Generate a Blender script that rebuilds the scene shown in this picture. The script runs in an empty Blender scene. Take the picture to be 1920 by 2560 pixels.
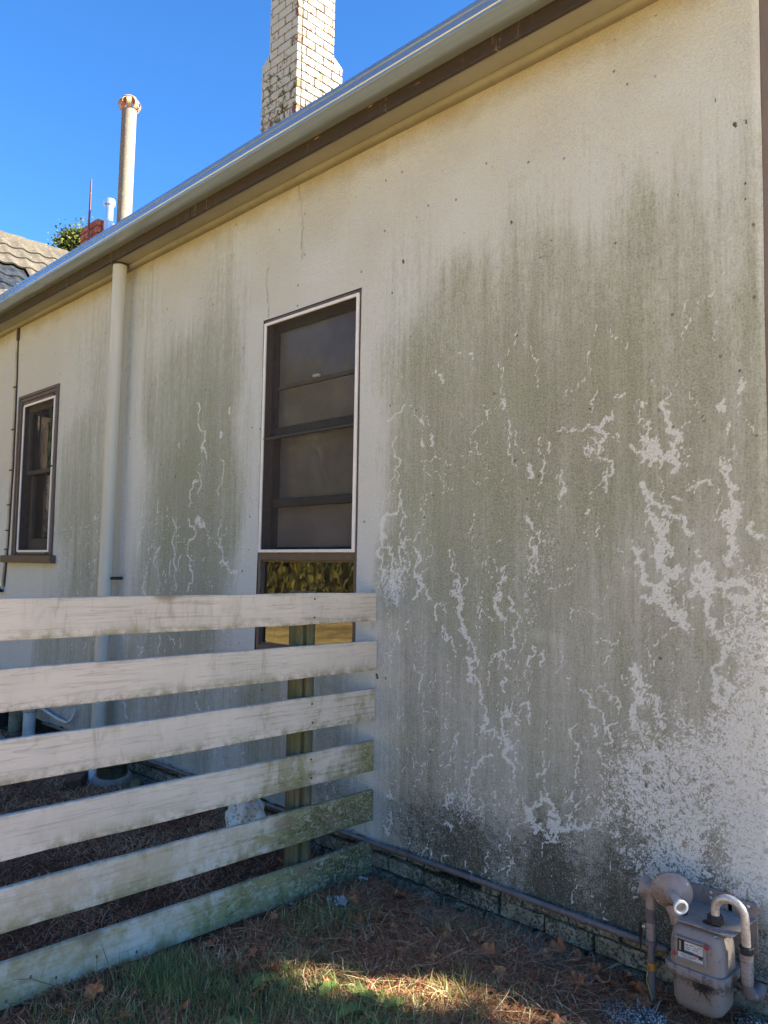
import bpy, bmesh, math, random
import numpy as np
from mathutils import Vector, Matrix
rad = math.radians
SC = bpy.context.scene
# ---------------------------------------------------------------- camera
CAM_POS = Vector((2.77533, -2.81697, 1.49042))
YAW, PIT, ROL, FOC = 0.774107, 0.0706458, 0.0169241, 1955.99
F = Vector((-math.sin(YAW) * math.cos(PIT), math.cos(YAW) * math.cos(PIT), math.sin(PIT)))
R = F.cross(Vector((0, 0, 1))).normalized()
U = R.cross(F)
R2 = R * math.cos(ROL) + U * math.sin(ROL)
U2 = -R * math.sin(ROL) + U * math.cos(ROL)
cd = bpy.data.cameras.new('camera')
cd.sensor_fit = 'HORIZONTAL'
cd.sensor_width = 36.0
cd.lens = 36.0 * FOC / 1920.0
cd.clip_start = 0.05
cd.clip_end = 600
co = bpy.data.objects.new('camera', cd)
M4 = Matrix((R2, U2, -F)).transposed().to_4x4()
M4.translation = CAM_POS
co.matrix_world = M4
SC.collection.objects.link(co)
SC.camera = co
# ---------------------------------------------------------------- sky and sun
SUN_AZ, SUN_EL = 32.0, 31.0           # azimuth counter-clockwise from +x
w = bpy.data.worlds.new('World'); SC.world = w; w.use_nodes = True
nt = w.node_tree
bg = nt.nodes['Background']
sky = nt.nodes.new('ShaderNodeTexSky'); sky.sky_type = 'NISHITA'; sky.sun_disc = False
sky.sun_elevation = rad(SUN_EL); sky.sun_rotation = rad(90 - SUN_AZ)
sky.air_density = 1.0; sky.dust_density = 0.0; sky.ozone_density = 8.0; sky.altitude = 50
hs_ = nt.nodes.new('ShaderNodeHueSaturation'); hs_.inputs['Saturation'].default_value = 1.12; hs_.inputs['Hue'].default_value = .507
nt.links.new(sky.outputs[0], hs_.inputs['Color']); nt.links.new(hs_.outputs[0], bg.inputs['Color']); bg.inputs['Strength'].default_value = 0.05
sd = bpy.data.lights.new('sun', 'SUN'); sd.energy = 5.0; sd.angle = rad(0.6); sd.color = (1.0, 0.93, 0.82)
so = bpy.data.objects.new('sun', sd); SC.collection.objects.link(so)
sdir = Vector((math.cos(rad(SUN_AZ)) * math.cos(rad(SUN_EL)), math.sin(rad(SUN_AZ)) * math.cos(rad(SUN_EL)), math.sin(rad(SUN_EL))))
so.rotation_euler = sdir.to_track_quat('Z', 'Y').to_euler()
so.location = sdir * 40
vs = SC.view_settings
vs.view_transform = 'Standard'; vs.look = 'None'; vs.gamma = 1.0; vs.use_curve_mapping = False
vs.exposure = 2.92; vs.use_white_balance = True; vs.white_balance_temperature = 6950; vs.white_balance_tint = 0
SC.render.engine = 'CYCLES'
SC.cycles.max_bounces = 6
SC.cycles.transparent_max_bounces = 12
random.seed(7); RNG = np.random.default_rng(7)

# ---------------------------------------------------------------- helpers
COL = SC.collection
class MB:
    def __init__(s): s.v = []; s.f = []
    def add(s, vs, fs):
        n = len(s.v); s.v += [tuple(q) for q in vs]; s.f += [tuple(i + n for i in q) for q in fs]; return s
    def box(s, x0, x1, y0, y1, z0, z1):
        return s.add([(x0,y0,z0),(x1,y0,z0),(x1,y1,z0),(x0,y1,z0),(x0,y0,z1),(x1,y0,z1),(x1,y1,z1),(x0,y1,z1)],
                     [(0,3,2,1),(4,5,6,7),(0,1,5,4),(1,2,6,5),(2,3,7,6),(3,0,4,7)])
    def tube(s, path, r, seg=12, caps=True):
        P = [Vector(p) for p in path]; n = len(P)
        rs = r if isinstance(r, (list, tuple)) else [r] * n
        ref = None; vs = []
        for i in range(n):
            t = (P[min(i+1, n-1)] - P[max(i-1, 0)]).normalized()
            if ref is None:
                ref = Vector((0,0,1)) if abs(t.z) < .9 else Vector((1,0,0))
                a = t.cross(ref).normalized()
            else:
                a = (a - t * a.dot(t)).normalized()
            b = t.cross(a)
            for k in range(seg):
                an = 2 * math.pi * k / seg
                vs.append(P[i] + (a * math.cos(an) + b * math.sin(an)) * rs[i])
        fs = [(i*seg+k, i*seg+(k+1) % seg, (i+1)*seg+(k+1) % seg, (i+1)*seg+k) for i in range(n-1) for k in range(seg)]
        if caps: fs += [tuple(range(seg))[::-1], tuple((n-1)*seg+k for k in range(seg))]
        return s.add(vs, fs)
    def lathe(s, org, axis, prof, seg=28):     # prof: (distance along axis, radius)
        o = Vector(org); ax = Vector(axis).normalized()
        return s.tube_prof([o + ax * d for d, _ in prof], [q for _, q in prof], ax, seg)
    def tube_prof(s, P, rs, ax, seg):
        ref = Vector((0,0,1)) if abs(ax.z) < .9 else Vector((1,0,0))
        a = ax.cross(ref).normalized(); b = ax.cross(a); vs = []
        for p, r in zip(P, rs):
            for k in range(seg):
                an = 2 * math.pi * k / seg; vs.append(p + (a * math.cos(an) + b * math.sin(an)) * max(r, 1e-4))
        n = len(P)
        fs = [(i*seg+k, i*seg+(k+1) % seg, (i+1)*seg+(k+1) % seg, (i+1)*seg+k) for i in range(n-1) for k in range(seg)]
        fs += [tuple(range(seg))[::-1], tuple((n-1)*seg+k for k in range(seg))]
        return s.add(vs, fs)
    def extrude_x(s, prof, x0, x1, closed=True):   # prof: (y, z)
        n = len(prof)
        vs = [(x0, y, z) for y, z in prof] + [(x1, y, z) for y, z in prof]
        m = n if closed else n - 1
        fs = [(i, (i+1) % n, n+(i+1) % n, n+i) for i in range(m)]
        if closed: fs += [tuple(range(n))[::-1], tuple(range(n, 2*n))]
        return s.add(vs, fs)
    def mesh(s, name='mesh', bevel=0, segs=1, smooth=None):
        me = bpy.data.meshes.new(name); me.from_pydata(s.v, [], s.f); me.validate()
        bm = bmesh.new(); bm.from_mesh(me)
        bmesh.ops.recalc_face_normals(bm, faces=bm.faces)
        if bevel:
            ed = [e for e in bm.edges if len(e.link_faces) == 2 and e.calc_face_angle(0) > .5]
            bmesh.ops.bevel(bm, geom=ed, offset=bevel, segments=segs, affect='EDGES', profile=.5)
        bm.to_mesh(me); bm.free()
        if smooth is not None:
            me.polygons.foreach_set('use_smooth', [True] * len(me.polygons))
            me.set_sharp_from_angle(angle=rad(smooth))
        return me
    def build(s, name, mat, parent=None, bevel=0, segs=1, smooth=None):
        return link(name, s.mesh(name, bevel, segs, smooth), mat, parent)
def link(name, me, mat=None, parent=None):
    o = bpy.data.objects.new(name, me); COL.objects.link(o)
    if mat is not None:
        if not me.materials: me.materials.append(mat)
    if parent is not None: setpar(o, parent)
    return o
PINV = {}
def setpar(o, p):
    o.parent = p
    o.matrix_parent_inverse = PINV.get(p.name) or Matrix.Identity(4)
def thing(name, label, cat, loc=(0,0,0), group=None):
    # the parts are modelled in world coordinates, so the inverse keeps them there
    o = bpy.data.objects.new(name, None); COL.objects.link(o); o.location = loc; o.empty_display_size = .1
    o['label'] = label; o['category'] = cat
    if group: o['group'] = group
    PINV[o.name] = Matrix.Translation(-Vector(loc))
    return o
def tag(o, label, cat, group=None, kind=None):
    o['label'] = label; o['category'] = cat
    if group: o['group'] = group
    if kind: o['kind'] = kind
    return o

# ---------------------------------------------------------------- shader helper
class NT:
    def __init__(s, name):
        s.m = bpy.data.materials.new(name); s.m.use_nodes = True; s.t = s.m.node_tree
        s.b = s.t.nodes['Principled BSDF']; s.out = s.t.nodes['Material Output']
        s.b.inputs['Roughness'].default_value = .8
        s._pos = None
    def put(s, sock, v):
        if isinstance(v, bpy.types.NodeSocket): s.t.links.new(v, sock)
        elif v is not None:
            if isinstance(v, (tuple, list)) and len(v) == 3 and sock.type == 'RGBA': v = (*v, 1)
            sock.default_value = v
    def node(s, ty, **kw):
        n = s.t.nodes.new(ty)
        for k, v in kw.items(): setattr(n, k, v)
        return n
    @property
    def pos(s):
        if s._pos is None: s._pos = s.node('ShaderNodeNewGeometry').outputs['Position']
        return s._pos
    def obj(s): return s.node('ShaderNodeTexCoord').outputs['Object']
    def xyz(s, v=None):
        n = s.node('ShaderNodeSeparateXYZ'); s.put(n.inputs[0], v or s.pos); return n.outputs
    def scale(s, v, k):
        n = s.node('ShaderNodeVectorMath', operation='MULTIPLY'); s.put(n.inputs[0], v); n.inputs[1].default_value = k; return n.outputs[0]
    def vadd(s, a, b):
        n = s.node('ShaderNodeVectorMath', operation='ADD'); s.put(n.inputs[0], a); s.put(n.inputs[1], b); return n.outputs[0]
    def noise(s, sc=5, det=3, rough=.55, dist=0, vec=None, k=None, color=False, norm=True):
        n = s.node('ShaderNodeTexNoise'); v = vec or s.pos
        if k: v = s.scale(v, k)
        s.put(n.inputs['Vector'], v); n.inputs['Scale'].default_value = sc; n.inputs['Detail'].default_value = det
        n.inputs['Roughness'].default_value = rough; n.inputs['Distortion'].default_value = dist
        return n.outputs['Color' if color else 'Fac']
    def voro(s, sc=5, vec=None, feat='F1', out='Distance', k=None, rnd=1):
        n = s.node('ShaderNodeTexVoronoi', feature=feat); v = vec or s.pos
        if k: v = s.scale(v, k)
        s.put(n.inputs['Vector'], v); n.inputs['Scale'].default_value = sc; n.inputs['Randomness'].default_value = rnd
        return n.outputs[out]
    def m2(s, op, a, b=None, c=None):
        n = s.node('ShaderNodeMath', operation=op)
        for i, v in enumerate((a, b, c)):
            if v is not None: s.put(n.inputs[i], v)
        return n.outputs[0]
    def add(s, a, b): return s.m2('ADD', a, b)
    def sub(s, a, b): return s.m2('SUBTRACT', a, b)
    def mul(s, a, b): return s.m2('MULTIPLY', a, b)
    def step(s, v, a, b, lo=0., hi=1.):        # smooth remap a..b -> lo..hi
        n = s.node('ShaderNodeMapRange', interpolation_type='SMOOTHSTEP'); s.put(n.inputs[0], v)
        for i, q in enumerate((a, b, lo, hi)): s.put(n.inputs[1+i], q)
        return n.outputs[0]
    def lin(s, v, a, b, lo=0., hi=1.):
        n = s.node('ShaderNodeMapRange'); s.put(n.inputs[0], v)
        for i, q in enumerate((a, b, lo, hi)): s.put(n.inputs[1+i], q)
        return n.outputs[0]
    def mix(s, f, a, b, mode='MIX'):
        n = s.node('ShaderNodeMix', data_type='RGBA', blend_type=mode); s.put(n.inputs[0], f)
        s.put(n.inputs[6], a); s.put(n.inputs[7], b); return n.outputs[2]
    def attr(s, name, out='Fac'):
        n = s.node('ShaderNodeAttribute'); n.attribute_name = name; return n.outputs[out]
    def rand(s): return s.node('ShaderNodeObjectInfo').outputs['Random']
    def bump(s, h, strength=.5, dist=.002):
        n = s.node('ShaderNodeBump'); n.inputs['Strength'].default_value = strength; n.inputs['Distance'].default_value = dist
        s.put(n.inputs['Height'], h); s.put(s.b.inputs['Normal'], n.outputs[0]); return n.outputs[0]
    def set(s, col=None, rough=None, metal=None, spec=None):
        if col is not None: s.put(s.b.inputs['Base Color'], col)
        if rough is not None: s.put(s.b.inputs['Roughness'], rough)
        if metal is not None: s.put(s.b.inputs['Metallic'], metal)
        if spec is not None: s.put(s.b.inputs['Specular IOR Level'], spec)
        return s.m
def quick(name, a, b, sc=8, rough=.7, metal=0, bump=0, bsc=60, bdist=.001, k=None, spec=None, c=None, lo=.35, hi=.65):
    n = NT(name); f = n.step(n.noise(sc, 5, .6, k=k), lo, hi); col = n.mix(f, a, b)
    if c is not None: col = n.mix(n.step(n.noise(sc * 4.3, 4, .65), .56, .66), col, c)
    if bump: n.bump(n.noise(bsc, 4, .6), bump, bdist)
    return n.set(col, rough, metal, spec)
# ---------------------------------------------------------------- survey of the stained wall, metres along x and up z
TRAILS=[(7,[(0.134,1.873),(0.119,1.788),(0.026,1.742),(0.01,1.668),(0.047,1.593),(0.083,1.519),(0.068,1.422),(0.12,1.351),(0.121,1.302)]),(5,[(0.134,1.836),(0.178,1.737),(0.13,1.641),(0.141,1.544),(0.135,1.423)]),(4,[(0.276,1.657),(0.164,1.622),(0.115,1.593)]),(7,[(0.229,1.592),(0.27,1.544),(0.264,1.45),(0.226,1.337)]),(7,[(0.01,1.668),(-0.013,1.544),(0.016,1.42),(0.104,1.326)]),(4,[(0.103,2.147),(0.122,2.033),(0.116,1.911)]),(10,[(0.026,1.742),(0.01,1.692),(0.037,1.642)]),(6,[(0.264,1.45),(0.296,1.404)]),(6,[(0.327,1.393),(0.351,1.33)]),(4,[(0.445,1.573),(0.512,1.506)]),(5,[(0.453,1.568),(0.476,1.477),(0.506,1.432),(0.47,1.375),(0.514,1.343)]),(14,[(0.498,1.432),(0.507,1.365),(0.524,1.321)]),(9,[(0.524,1.332),(0.529,1.255),(0.552,1.19)]),(6,[(0.509,1.209),(0.552,1.179),(0.608,1.139),(0.622,1.065)]),(4,[(0.562,1.456),(0.556,1.411),(0.506,1.399)]),(7,[(0.553,1.091),(0.581,1.028),(0.589,0.985),(0.568,0.994)]),(4,[(0.553,1.091),(0.622,1.097)]),(6,[(0.609,1.02),(0.637,0.969),(0.645,0.895),(0.652,0.789),(0.639,0.771)]),(12,[(0.759,1.492),(0.759,1.439),(0.743,1.374)]),(9,[(0.743,1.374),(0.747,1.278)]),(6,[(0.786,1.375),(0.805,1.313)]),(4,[(0.805,1.313),(0.806,1.229),(0.819,1.157)]),(4,[(0.706,1.535),(0.72,1.47)]),(5,[(0.404,1.327),(0.375,1.268),(0.372,1.245)]),(4,[(0.404,1.327),(0.435,1.283)]),(12,[(0.414,1.214),(0.444,1.171)]),(5,[(0.444,1.182),(0.473,1.162),(0.496,1.108)]),(4,[(0.703,1.115),(0.755,1.099),(0.807,1.062)]),(6,[(0.769,1.026),(0.769,0.964)]),(7,[(0.77,0.912),(0.757,0.826),(0.79,0.749)]),(10,[(0.79,0.769),(0.799,0.668)]),(6,[(0.799,0.668),(0.812,0.609)]),(4,[(0.652,0.789),(0.732,0.781),(0.783,0.758)]),(4,[(0.774,2.152),(0.787,2.118),(0.774,2.054),(0.801,1.986),(0.827,1.93)]),(4,[(0.951,2.057),(0.964,1.961),(0.946,1.91),(0.937,1.848)]),(4,[(0.982,2.033),(0.988,1.98)]),(4,[(1.167,2.014),(1.183,1.932)]),(5,[(1.227,2.067),(1.238,2.007),(1.227,1.939),(1.28,1.876),(1.248,1.8)]),(4,[(1.023,2.07),(1.127,2.064),(1.205,2.05)]),(6,[(1.205,2.07),(1.238,2.037)]),(7,[(1.238,2.076),(1.254,2.099),(1.281,2.101)]),(12,[(1.404,2.143),(1.414,2.065),(1.418,1.998)]),(26,[(1.423,2.007),(1.443,1.977),(1.447,1.948)]),(7,[(1.353,1.981),(1.403,1.952),(1.442,1.934)]),(5,[(1.437,1.935),(1.393,1.91)]),(7,[(1.442,1.939),(1.432,1.893)]),(6,[(1.442,1.939),(1.471,1.88)]),(8,[(1.442,1.939),(1.49,1.916)]),(9,[(1.487,2.131),(1.496,2.055),(1.51,2.012)]),(9,[(1.501,2.022),(1.552,2.003),(1.548,1.985)]),(8,[(1.505,1.98),(1.505,1.915)]),(16,[(1.495,1.925),(1.524,1.913)]),(9,[(1.519,1.914),(1.518,1.863)]),(8,[(1.402,1.838),(1.421,1.771)]),(12,[(1.421,1.771),(1.436,1.715),(1.45,1.677)]),(28,[(1.46,1.686),(1.483,1.639),(1.478,1.584)]),(22,[(1.468,1.584),(1.458,1.52)]),(7,[(1.441,1.789),(1.47,1.732),(1.508,1.712)]),(7,[(1.479,1.713),(1.563,1.692),(1.594,1.633)]),(6,[(1.488,1.602),(1.511,1.548)]),(26,[(1.487,1.493),(1.505,1.475),(1.533,1.493)]),(22,[(1.486,1.456),(1.481,1.383)]),(24,[(1.481,1.356),(1.523,1.322),(1.55,1.333)]),(8,[(1.55,1.342),(1.55,1.297)]),(8,[(1.36,1.585),(1.375,1.528),(1.4,1.501)]),(9,[(1.4,1.501),(1.39,1.454),(1.448,1.419),(1.467,1.383)]),(8,[(1.394,1.398),(1.448,1.382)]),(8,[(1.448,1.41),(1.477,1.438)]),(14,[(1.699,1.889),(1.716,1.862)]),(8,[(1.707,1.871),(1.723,1.809),(1.731,1.756),(1.76,1.711),(1.734,1.686)]),(26,[(1.713,1.687),(1.739,1.699)]),(10,[(1.734,1.686),(1.734,1.634)]),(14,[(1.734,1.634),(1.737,1.6)]),(9,[(1.733,1.6),(1.737,1.565),(1.728,1.522)]),(5,[(1.573,1.791),(1.619,1.82),(1.659,1.822)]),(4,[(1.517,1.767),(1.555,1.757)]),(4,[(1.616,1.583),(1.62,1.548)]),(16,[(1.624,1.513),(1.642,1.513)]),(9,[(1.62,1.495),(1.588,1.459),(1.578,1.405)]),(24,[(1.642,1.495),(1.646,1.46),(1.641,1.416)]),(8,[(1.632,1.407),(1.64,1.355),(1.661,1.313)]),(10,[(1.659,1.461),(1.701,1.427),(1.752,1.463)]),(9,[(1.752,1.467),(1.792,1.413)]),(9,[(1.718,1.41),(1.792,1.396),(1.803,1.355)]),(12,[(1.657,1.313),(1.673,1.271),(1.715,1.24)]),(8,[(1.698,1.221),(1.672,1.167),(1.667,1.107)]),(9,[(1.671,1.116),(1.679,1.066),(1.662,1.038)]),(9,[(1.705,1.12),(1.713,1.078),(1.662,1.038)]),(16,[(0.884,0.498),(0.903,0.467),(0.933,0.434)]),(14,[(0.933,0.434),(0.986,0.408),(1.014,0.439)]),(9,[(1.014,0.439),(1.037,0.469),(1.026,0.505),(0.991,0.507)]),(8,[(0.909,0.503),(1.014,0.527)]),(9,[(0.991,0.478),(1.014,0.464)]),(7,[(1.026,0.442),(1.082,0.47),(1.137,0.472),(1.18,0.512)]),(7,[(0.884,0.498),(0.873,0.44)]),(5,[(0.909,0.458),(0.921,0.407)]),(5,[(0.588,0.416),(0.58,0.521),(0.593,0.609),(0.627,0.636),(0.706,0.682)]),(5,[(1.115,0.88),(1.126,0.805),(1.137,0.768)]),(5,[(1.132,1.017),(1.17,0.955),(1.234,0.898),(1.265,0.828)]),(5,[(0.858,0.923),(0.895,0.847)]),(12,[(0.441,0.334),(0.485,0.333)]),(6,[(0.075,0.382),(0.108,0.378),(0.099,0.411)]),(5,[(0.49,0.475),(0.447,0.428),(0.462,0.399)]),(12,[(0.101,0.307),(0.079,0.208)]),(6,[(1.181,0.89),(1.192,0.844)]),(4,[(1.224,1.019),(1.297,1.009),(1.296,0.963)]),(22,[(1.368,1.128),(1.382,1.084),(1.382,1.011)]),(10,[(1.367,0.99),(1.361,0.898)]),(12,[(1.435,1.036),(1.454,0.984),(1.463,0.923)]),(5,[(0.906,1.174),(0.894,1.081)]),(5,[(0.966,1.159),(0.954,1.087)]),(4,[(0.032,2.23),(0.25,2.216),(0.298,2.174)]),(5,[(0.76,2.242),(0.747,2.2)]),(4,[(0.25,2.216),(0.282,2.176)]),(7,[(0.268,2.117),(0.284,2.079)]),(6,[(0.338,2.122),(0.331,2.075)]),(9,[(0.89,1.941),(0.89,1.883)]),(5,[(1.047,1.903),(1.059,1.83),(1.041,1.79)]),(4,[(1.076,1.839),(1.047,1.8)]),(4,[(0.916,1.629),(0.929,1.546)]),(9,[(0.879,1.704),(0.904,1.687)]),(5,[(0.904,1.682),(0.922,1.588),(0.904,1.546),(0.941,1.474)]),(6,[(1.71,2.119),(1.71,2.07)]),(8,[(1.766,2.163),(1.762,2.129)]),(5,[(1.726,2.028),(1.717,2.002)]),(8,[(1.804,1.667),(1.812,1.616),(1.828,1.62)]),(6,[(0.356,2.442),(0.404,2.375)]),(5,[(1.291,2.178),(1.333,2.187)]),(5,[(0.24,1.027),(0.258,0.89)]),(4,[(0.537,1.211),(0.566,1.125)]),(5,[(0.132,1.183),(0.141,1.124)]),(7,[(-1.724,2.559),(-1.728,2.425),(-1.682,2.26),(-1.605,2.155)]),(5,[(-1.687,2.155),(-1.681,2.049),(-1.686,1.931)]),(5,[(-1.693,2.05),(-1.762,2.001),(-1.803,1.87)]),(8,[(-1.991,1.673),(-1.957,1.551),(-1.924,1.444)]),(7,[(-1.798,1.79),(-1.741,1.656),(-1.769,1.525),(-1.739,1.447),(-1.779,1.315)]),(5,[(-2.208,1.943),(-2.209,1.761)]),(6,[(-2.484,1.681),(-2.456,1.508)]),(6,[(-2.339,1.466),(-2.338,1.269)]),(6,[(-2.157,1.606),(-2.154,1.385),(-2.173,1.275)]),(14,[(-1.711,1.754),(-1.677,1.786),(-1.603,1.732)]),(12,[(-1.456,2.335),(-1.454,2.309)]),(9,[(-1.364,2.485),(-1.362,2.446)]),(6,[(-1.446,2.161),(-1.428,2.032),(-1.455,1.932)]),(5,[(-1.425,1.778),(-1.418,1.652),(-1.388,1.514)]),(9,[(-1.41,1.508),(-1.334,1.508)]),(6,[(-1.334,1.508),(-1.298,1.441),(-1.235,1.454)]),(5,[(-3.181,1.864),(-3.146,1.675)]),(8,[(-1.957,2.314),(-1.947,2.286)]),(5,[(-3.241,0.862),(-3.266,0.767)]),(5,[(-2.429,0.982),(-2.338,0.905),(-2.416,0.814)]),(5,[(-2.14,1.003),(-2.117,0.869)]),(5,[(-1.997,1.013),(-1.94,0.924)]),(6,[(-1.857,0.996),(-1.853,0.931)]),(5,[(-2.896,0.4),(-2.918,0.279)]),(7,[(-2.594,0.483),(-2.526,0.379)]),(5,[(-2.367,0.554),(-2.385,0.427)]),(5,[(-2.149,0.568),(-2.088,0.469)]),(8,[(-1.64,0.608),(-1.602,0.562)]),(6,[(-2.006,1.524),(-1.998,1.402)]),(5,[(-1.881,1.551),(-1.883,1.391)]),(6,[(-1.949,1.444),(-1.935,1.31)]),(5,[(-1.776,2.028),(-1.729,2.052)]),(6,[(-1.999,1.796),(-1.984,1.768)])]
NET=[(1.769,1.48),(1.881,1.499),(1.9,0.446),(1.353,0.275),(1.344,0.442),(1.374,0.494),(1.243,0.508),(1.18,0.512),(1.202,0.592),(1.223,0.689),(1.244,0.787),(1.336,0.876),(1.367,0.99),(1.377,1.01),(1.406,0.95),(1.435,1.045),(1.472,0.915),(1.538,1.048),(1.609,0.962),(1.662,1.029),(1.713,1.078),(1.739,1.166),(1.699,1.247),(1.734,1.394)]
CTRL=[(1.436,3.637,0,0,0.9),(1.788,3.464,0,0,0.5),(1.015,3.55,0,0.02,0.6),(0.505,3.607,0,0.05,0.8),(-0.497,3.595,0,0.05,0.9),(-1.959,3.579,0,0.05,1),(1.615,3.112,0.12,0.22,0.15),(1.527,3.275,0.02,0.1,0.3),(1.715,2.934,0.2,0.3,0.1),(1.127,3.098,0.1,0.15,0.2),(0.51,3.194,0,0.12,0.3),(-0.115,3.266,0,0.1,0.5),(-0.909,3.329,0.05,0.1,0.6),(-1.942,3.311,0.1,0.15,0.6),(1.43,2.717,0.5,0.35,0.05),(1.696,2.731,0.35,0.3,0.05),(1.016,2.73,0.5,0.3,0.05),(0.516,2.744,0.5,0.25,0.05),(0.096,2.865,0.15,0.15,0.1),(0.781,2.369,0.75,0.35,0),(0.229,2.461,0.65,0.3,0),(0.022,2.495,0.3,0.2,0),(1.231,2.295,0.7,0.45,0),(1.605,2.232,0.55,0.45,0),(1.769,2.205,0.45,0.4,0),(-0.113,2.765,0,0.05,0.1),(-0.1,2.271,0,0.05,0),(-0.101,1.788,0,0.05,0),(-0.088,1.55,0,0.05,0),(0.238,2.001,0.75,0.35,0),(0.784,1.957,0.8,0.35,0),(1.23,1.92,0.65,0.5,0),(1.601,1.89,0.5,0.5,0),(1.796,1.874,0.45,0.45,0),(0.126,1.436,0.6,0.4,0),(0.532,1.445,0.8,0.4,0),(1.018,1.456,0.6,0.45,0),(1.421,1.465,0.35,0.5,0),(1.68,1.552,0.3,0.5,0),(0.164,1.101,0.4,0.5,0),(0.259,0.89,0.3,0.55,0),(0.79,1.054,0.6,0.45,0),(1.228,1.189,0.25,0.45,0),(1.507,1.128,0.25,0.55,0),(0.541,0.72,0.3,0.5,0),(0.265,0.568,0.2,0.6,0),(1.019,0.799,0.25,0.45,0),(0.27,0.292,0.3,0.8,0),(0.794,0.415,0.3,0.6,0),(1.125,0.457,0.3,0.7,0),(0.548,0.177,0.3,0.95,0),(1.02,0.25,0.3,0.95,0),(1.32,0.2,0.4,0.9,0),(1.321,0.42,0.3,0.75,0),(1.583,0.251,0.5,0.85,0),(1.741,0.302,0.6,0.8,0),(1.804,0.471,0.2,0.5,0),(0.039,1.09,0,0.15,0),(0.04,0.751,0,0.15,0),(0.038,0.459,0,0.15,0),(0.074,0.246,0.2,0.4,0),(-2.515,3.267,0.25,0.2,0.3),(-2.36,2.55,0.5,0.3,0),(-2.572,2.23,0.12,0.15,0),(-1.91,2.816,0.55,0.35,0),(-1.605,2.457,0.75,0.4,0),(-1.357,2.724,0.55,0.35,0.05),(-1.144,2.4,0.25,0.2,0),(-1.079,1.548,0,0.05,0),(-1.966,1.862,0.8,0.4,0),(-1.56,1.697,0.8,0.4,0),(-1.31,1.836,0.6,0.3,0),(-2.436,1.38,0.4,0.25,0),(-2.6,1.716,0.1,0.15,0),(-1.812,1.301,0.7,0.4,0),(-1.789,0.938,0.6,0.5,0),(-1.148,1.047,0.05,0.05,0),(-1.76,0.492,0.3,0.5,0),(-2.36,0.406,0.3,0.5,0),(-1.01,0.573,0.5,0.4,0),(-0.395,0.567,0.3,0.55,0),(-1.229,0.294,0.1,0.4,0),(-3.809,3.537,0.1,0.1,0.7),(-4.262,3.291,0,0.03,1),(-3.326,3.051,0.3,0.2,0.3),(-3.439,2.492,0.45,0.3,0.1),(-3.642,1.929,0.55,0.3,0.05),(-3.2,1.728,0.55,0.3,0),(-3.328,1.36,0.65,0.35,0),(-3.764,1.389,0.3,0.2,0),(-4.44,1.335,0,0.05,0),(-4.68,0.697,0,0.05,0),(-3.788,0.772,0.5,0.3,0),(-3.486,0.428,0.4,0.45,0),(-5.203,2.902,0,0.02,1),(-3.745,2.921,0.05,0.1,0.6),(-0.557,3.019,0,0.08,0.2),(-0.899,3.099,0,0.1,0.5),(-1.069,2.82,0.05,0.1,0.3)]
CRACKS=[[(-0.729,3.748),(-0.712,3.638),(-0.691,3.52),(-0.694,3.382),(-0.673,3.265)],[(-1.007,3.298),(-0.993,2.977)]]
SPOTS=[(0.131,3.037,9),(0.056,2.894,7),(-0.228,3.494,5),(-0.131,3.607,4),(-0.903,3.508,5),(-0.681,3.279,5),(0.789,3.042,8),(0.215,3.245,5),(1.179,2.145,6),(1.694,3.232,6),(1.763,3.111,9),(1.799,3.107,7),(1.795,2.88,6),(1.795,2.821,5),(-0.828,3.517,4),(-1.103,3.541,3),(-0.006,0.947,10),(-1.668,3.533,5),(-1.499,3.426,4),(-1.921,3.45,4),(1.562,3.132,3),(1.294,2.907,3),(0.375,2.663,3),(1.017,2.569,3),(-0.634,2.901,4),(-0.482,3.147,3),(1.742,2.547,3),(1.674,2.357,3)]
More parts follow.
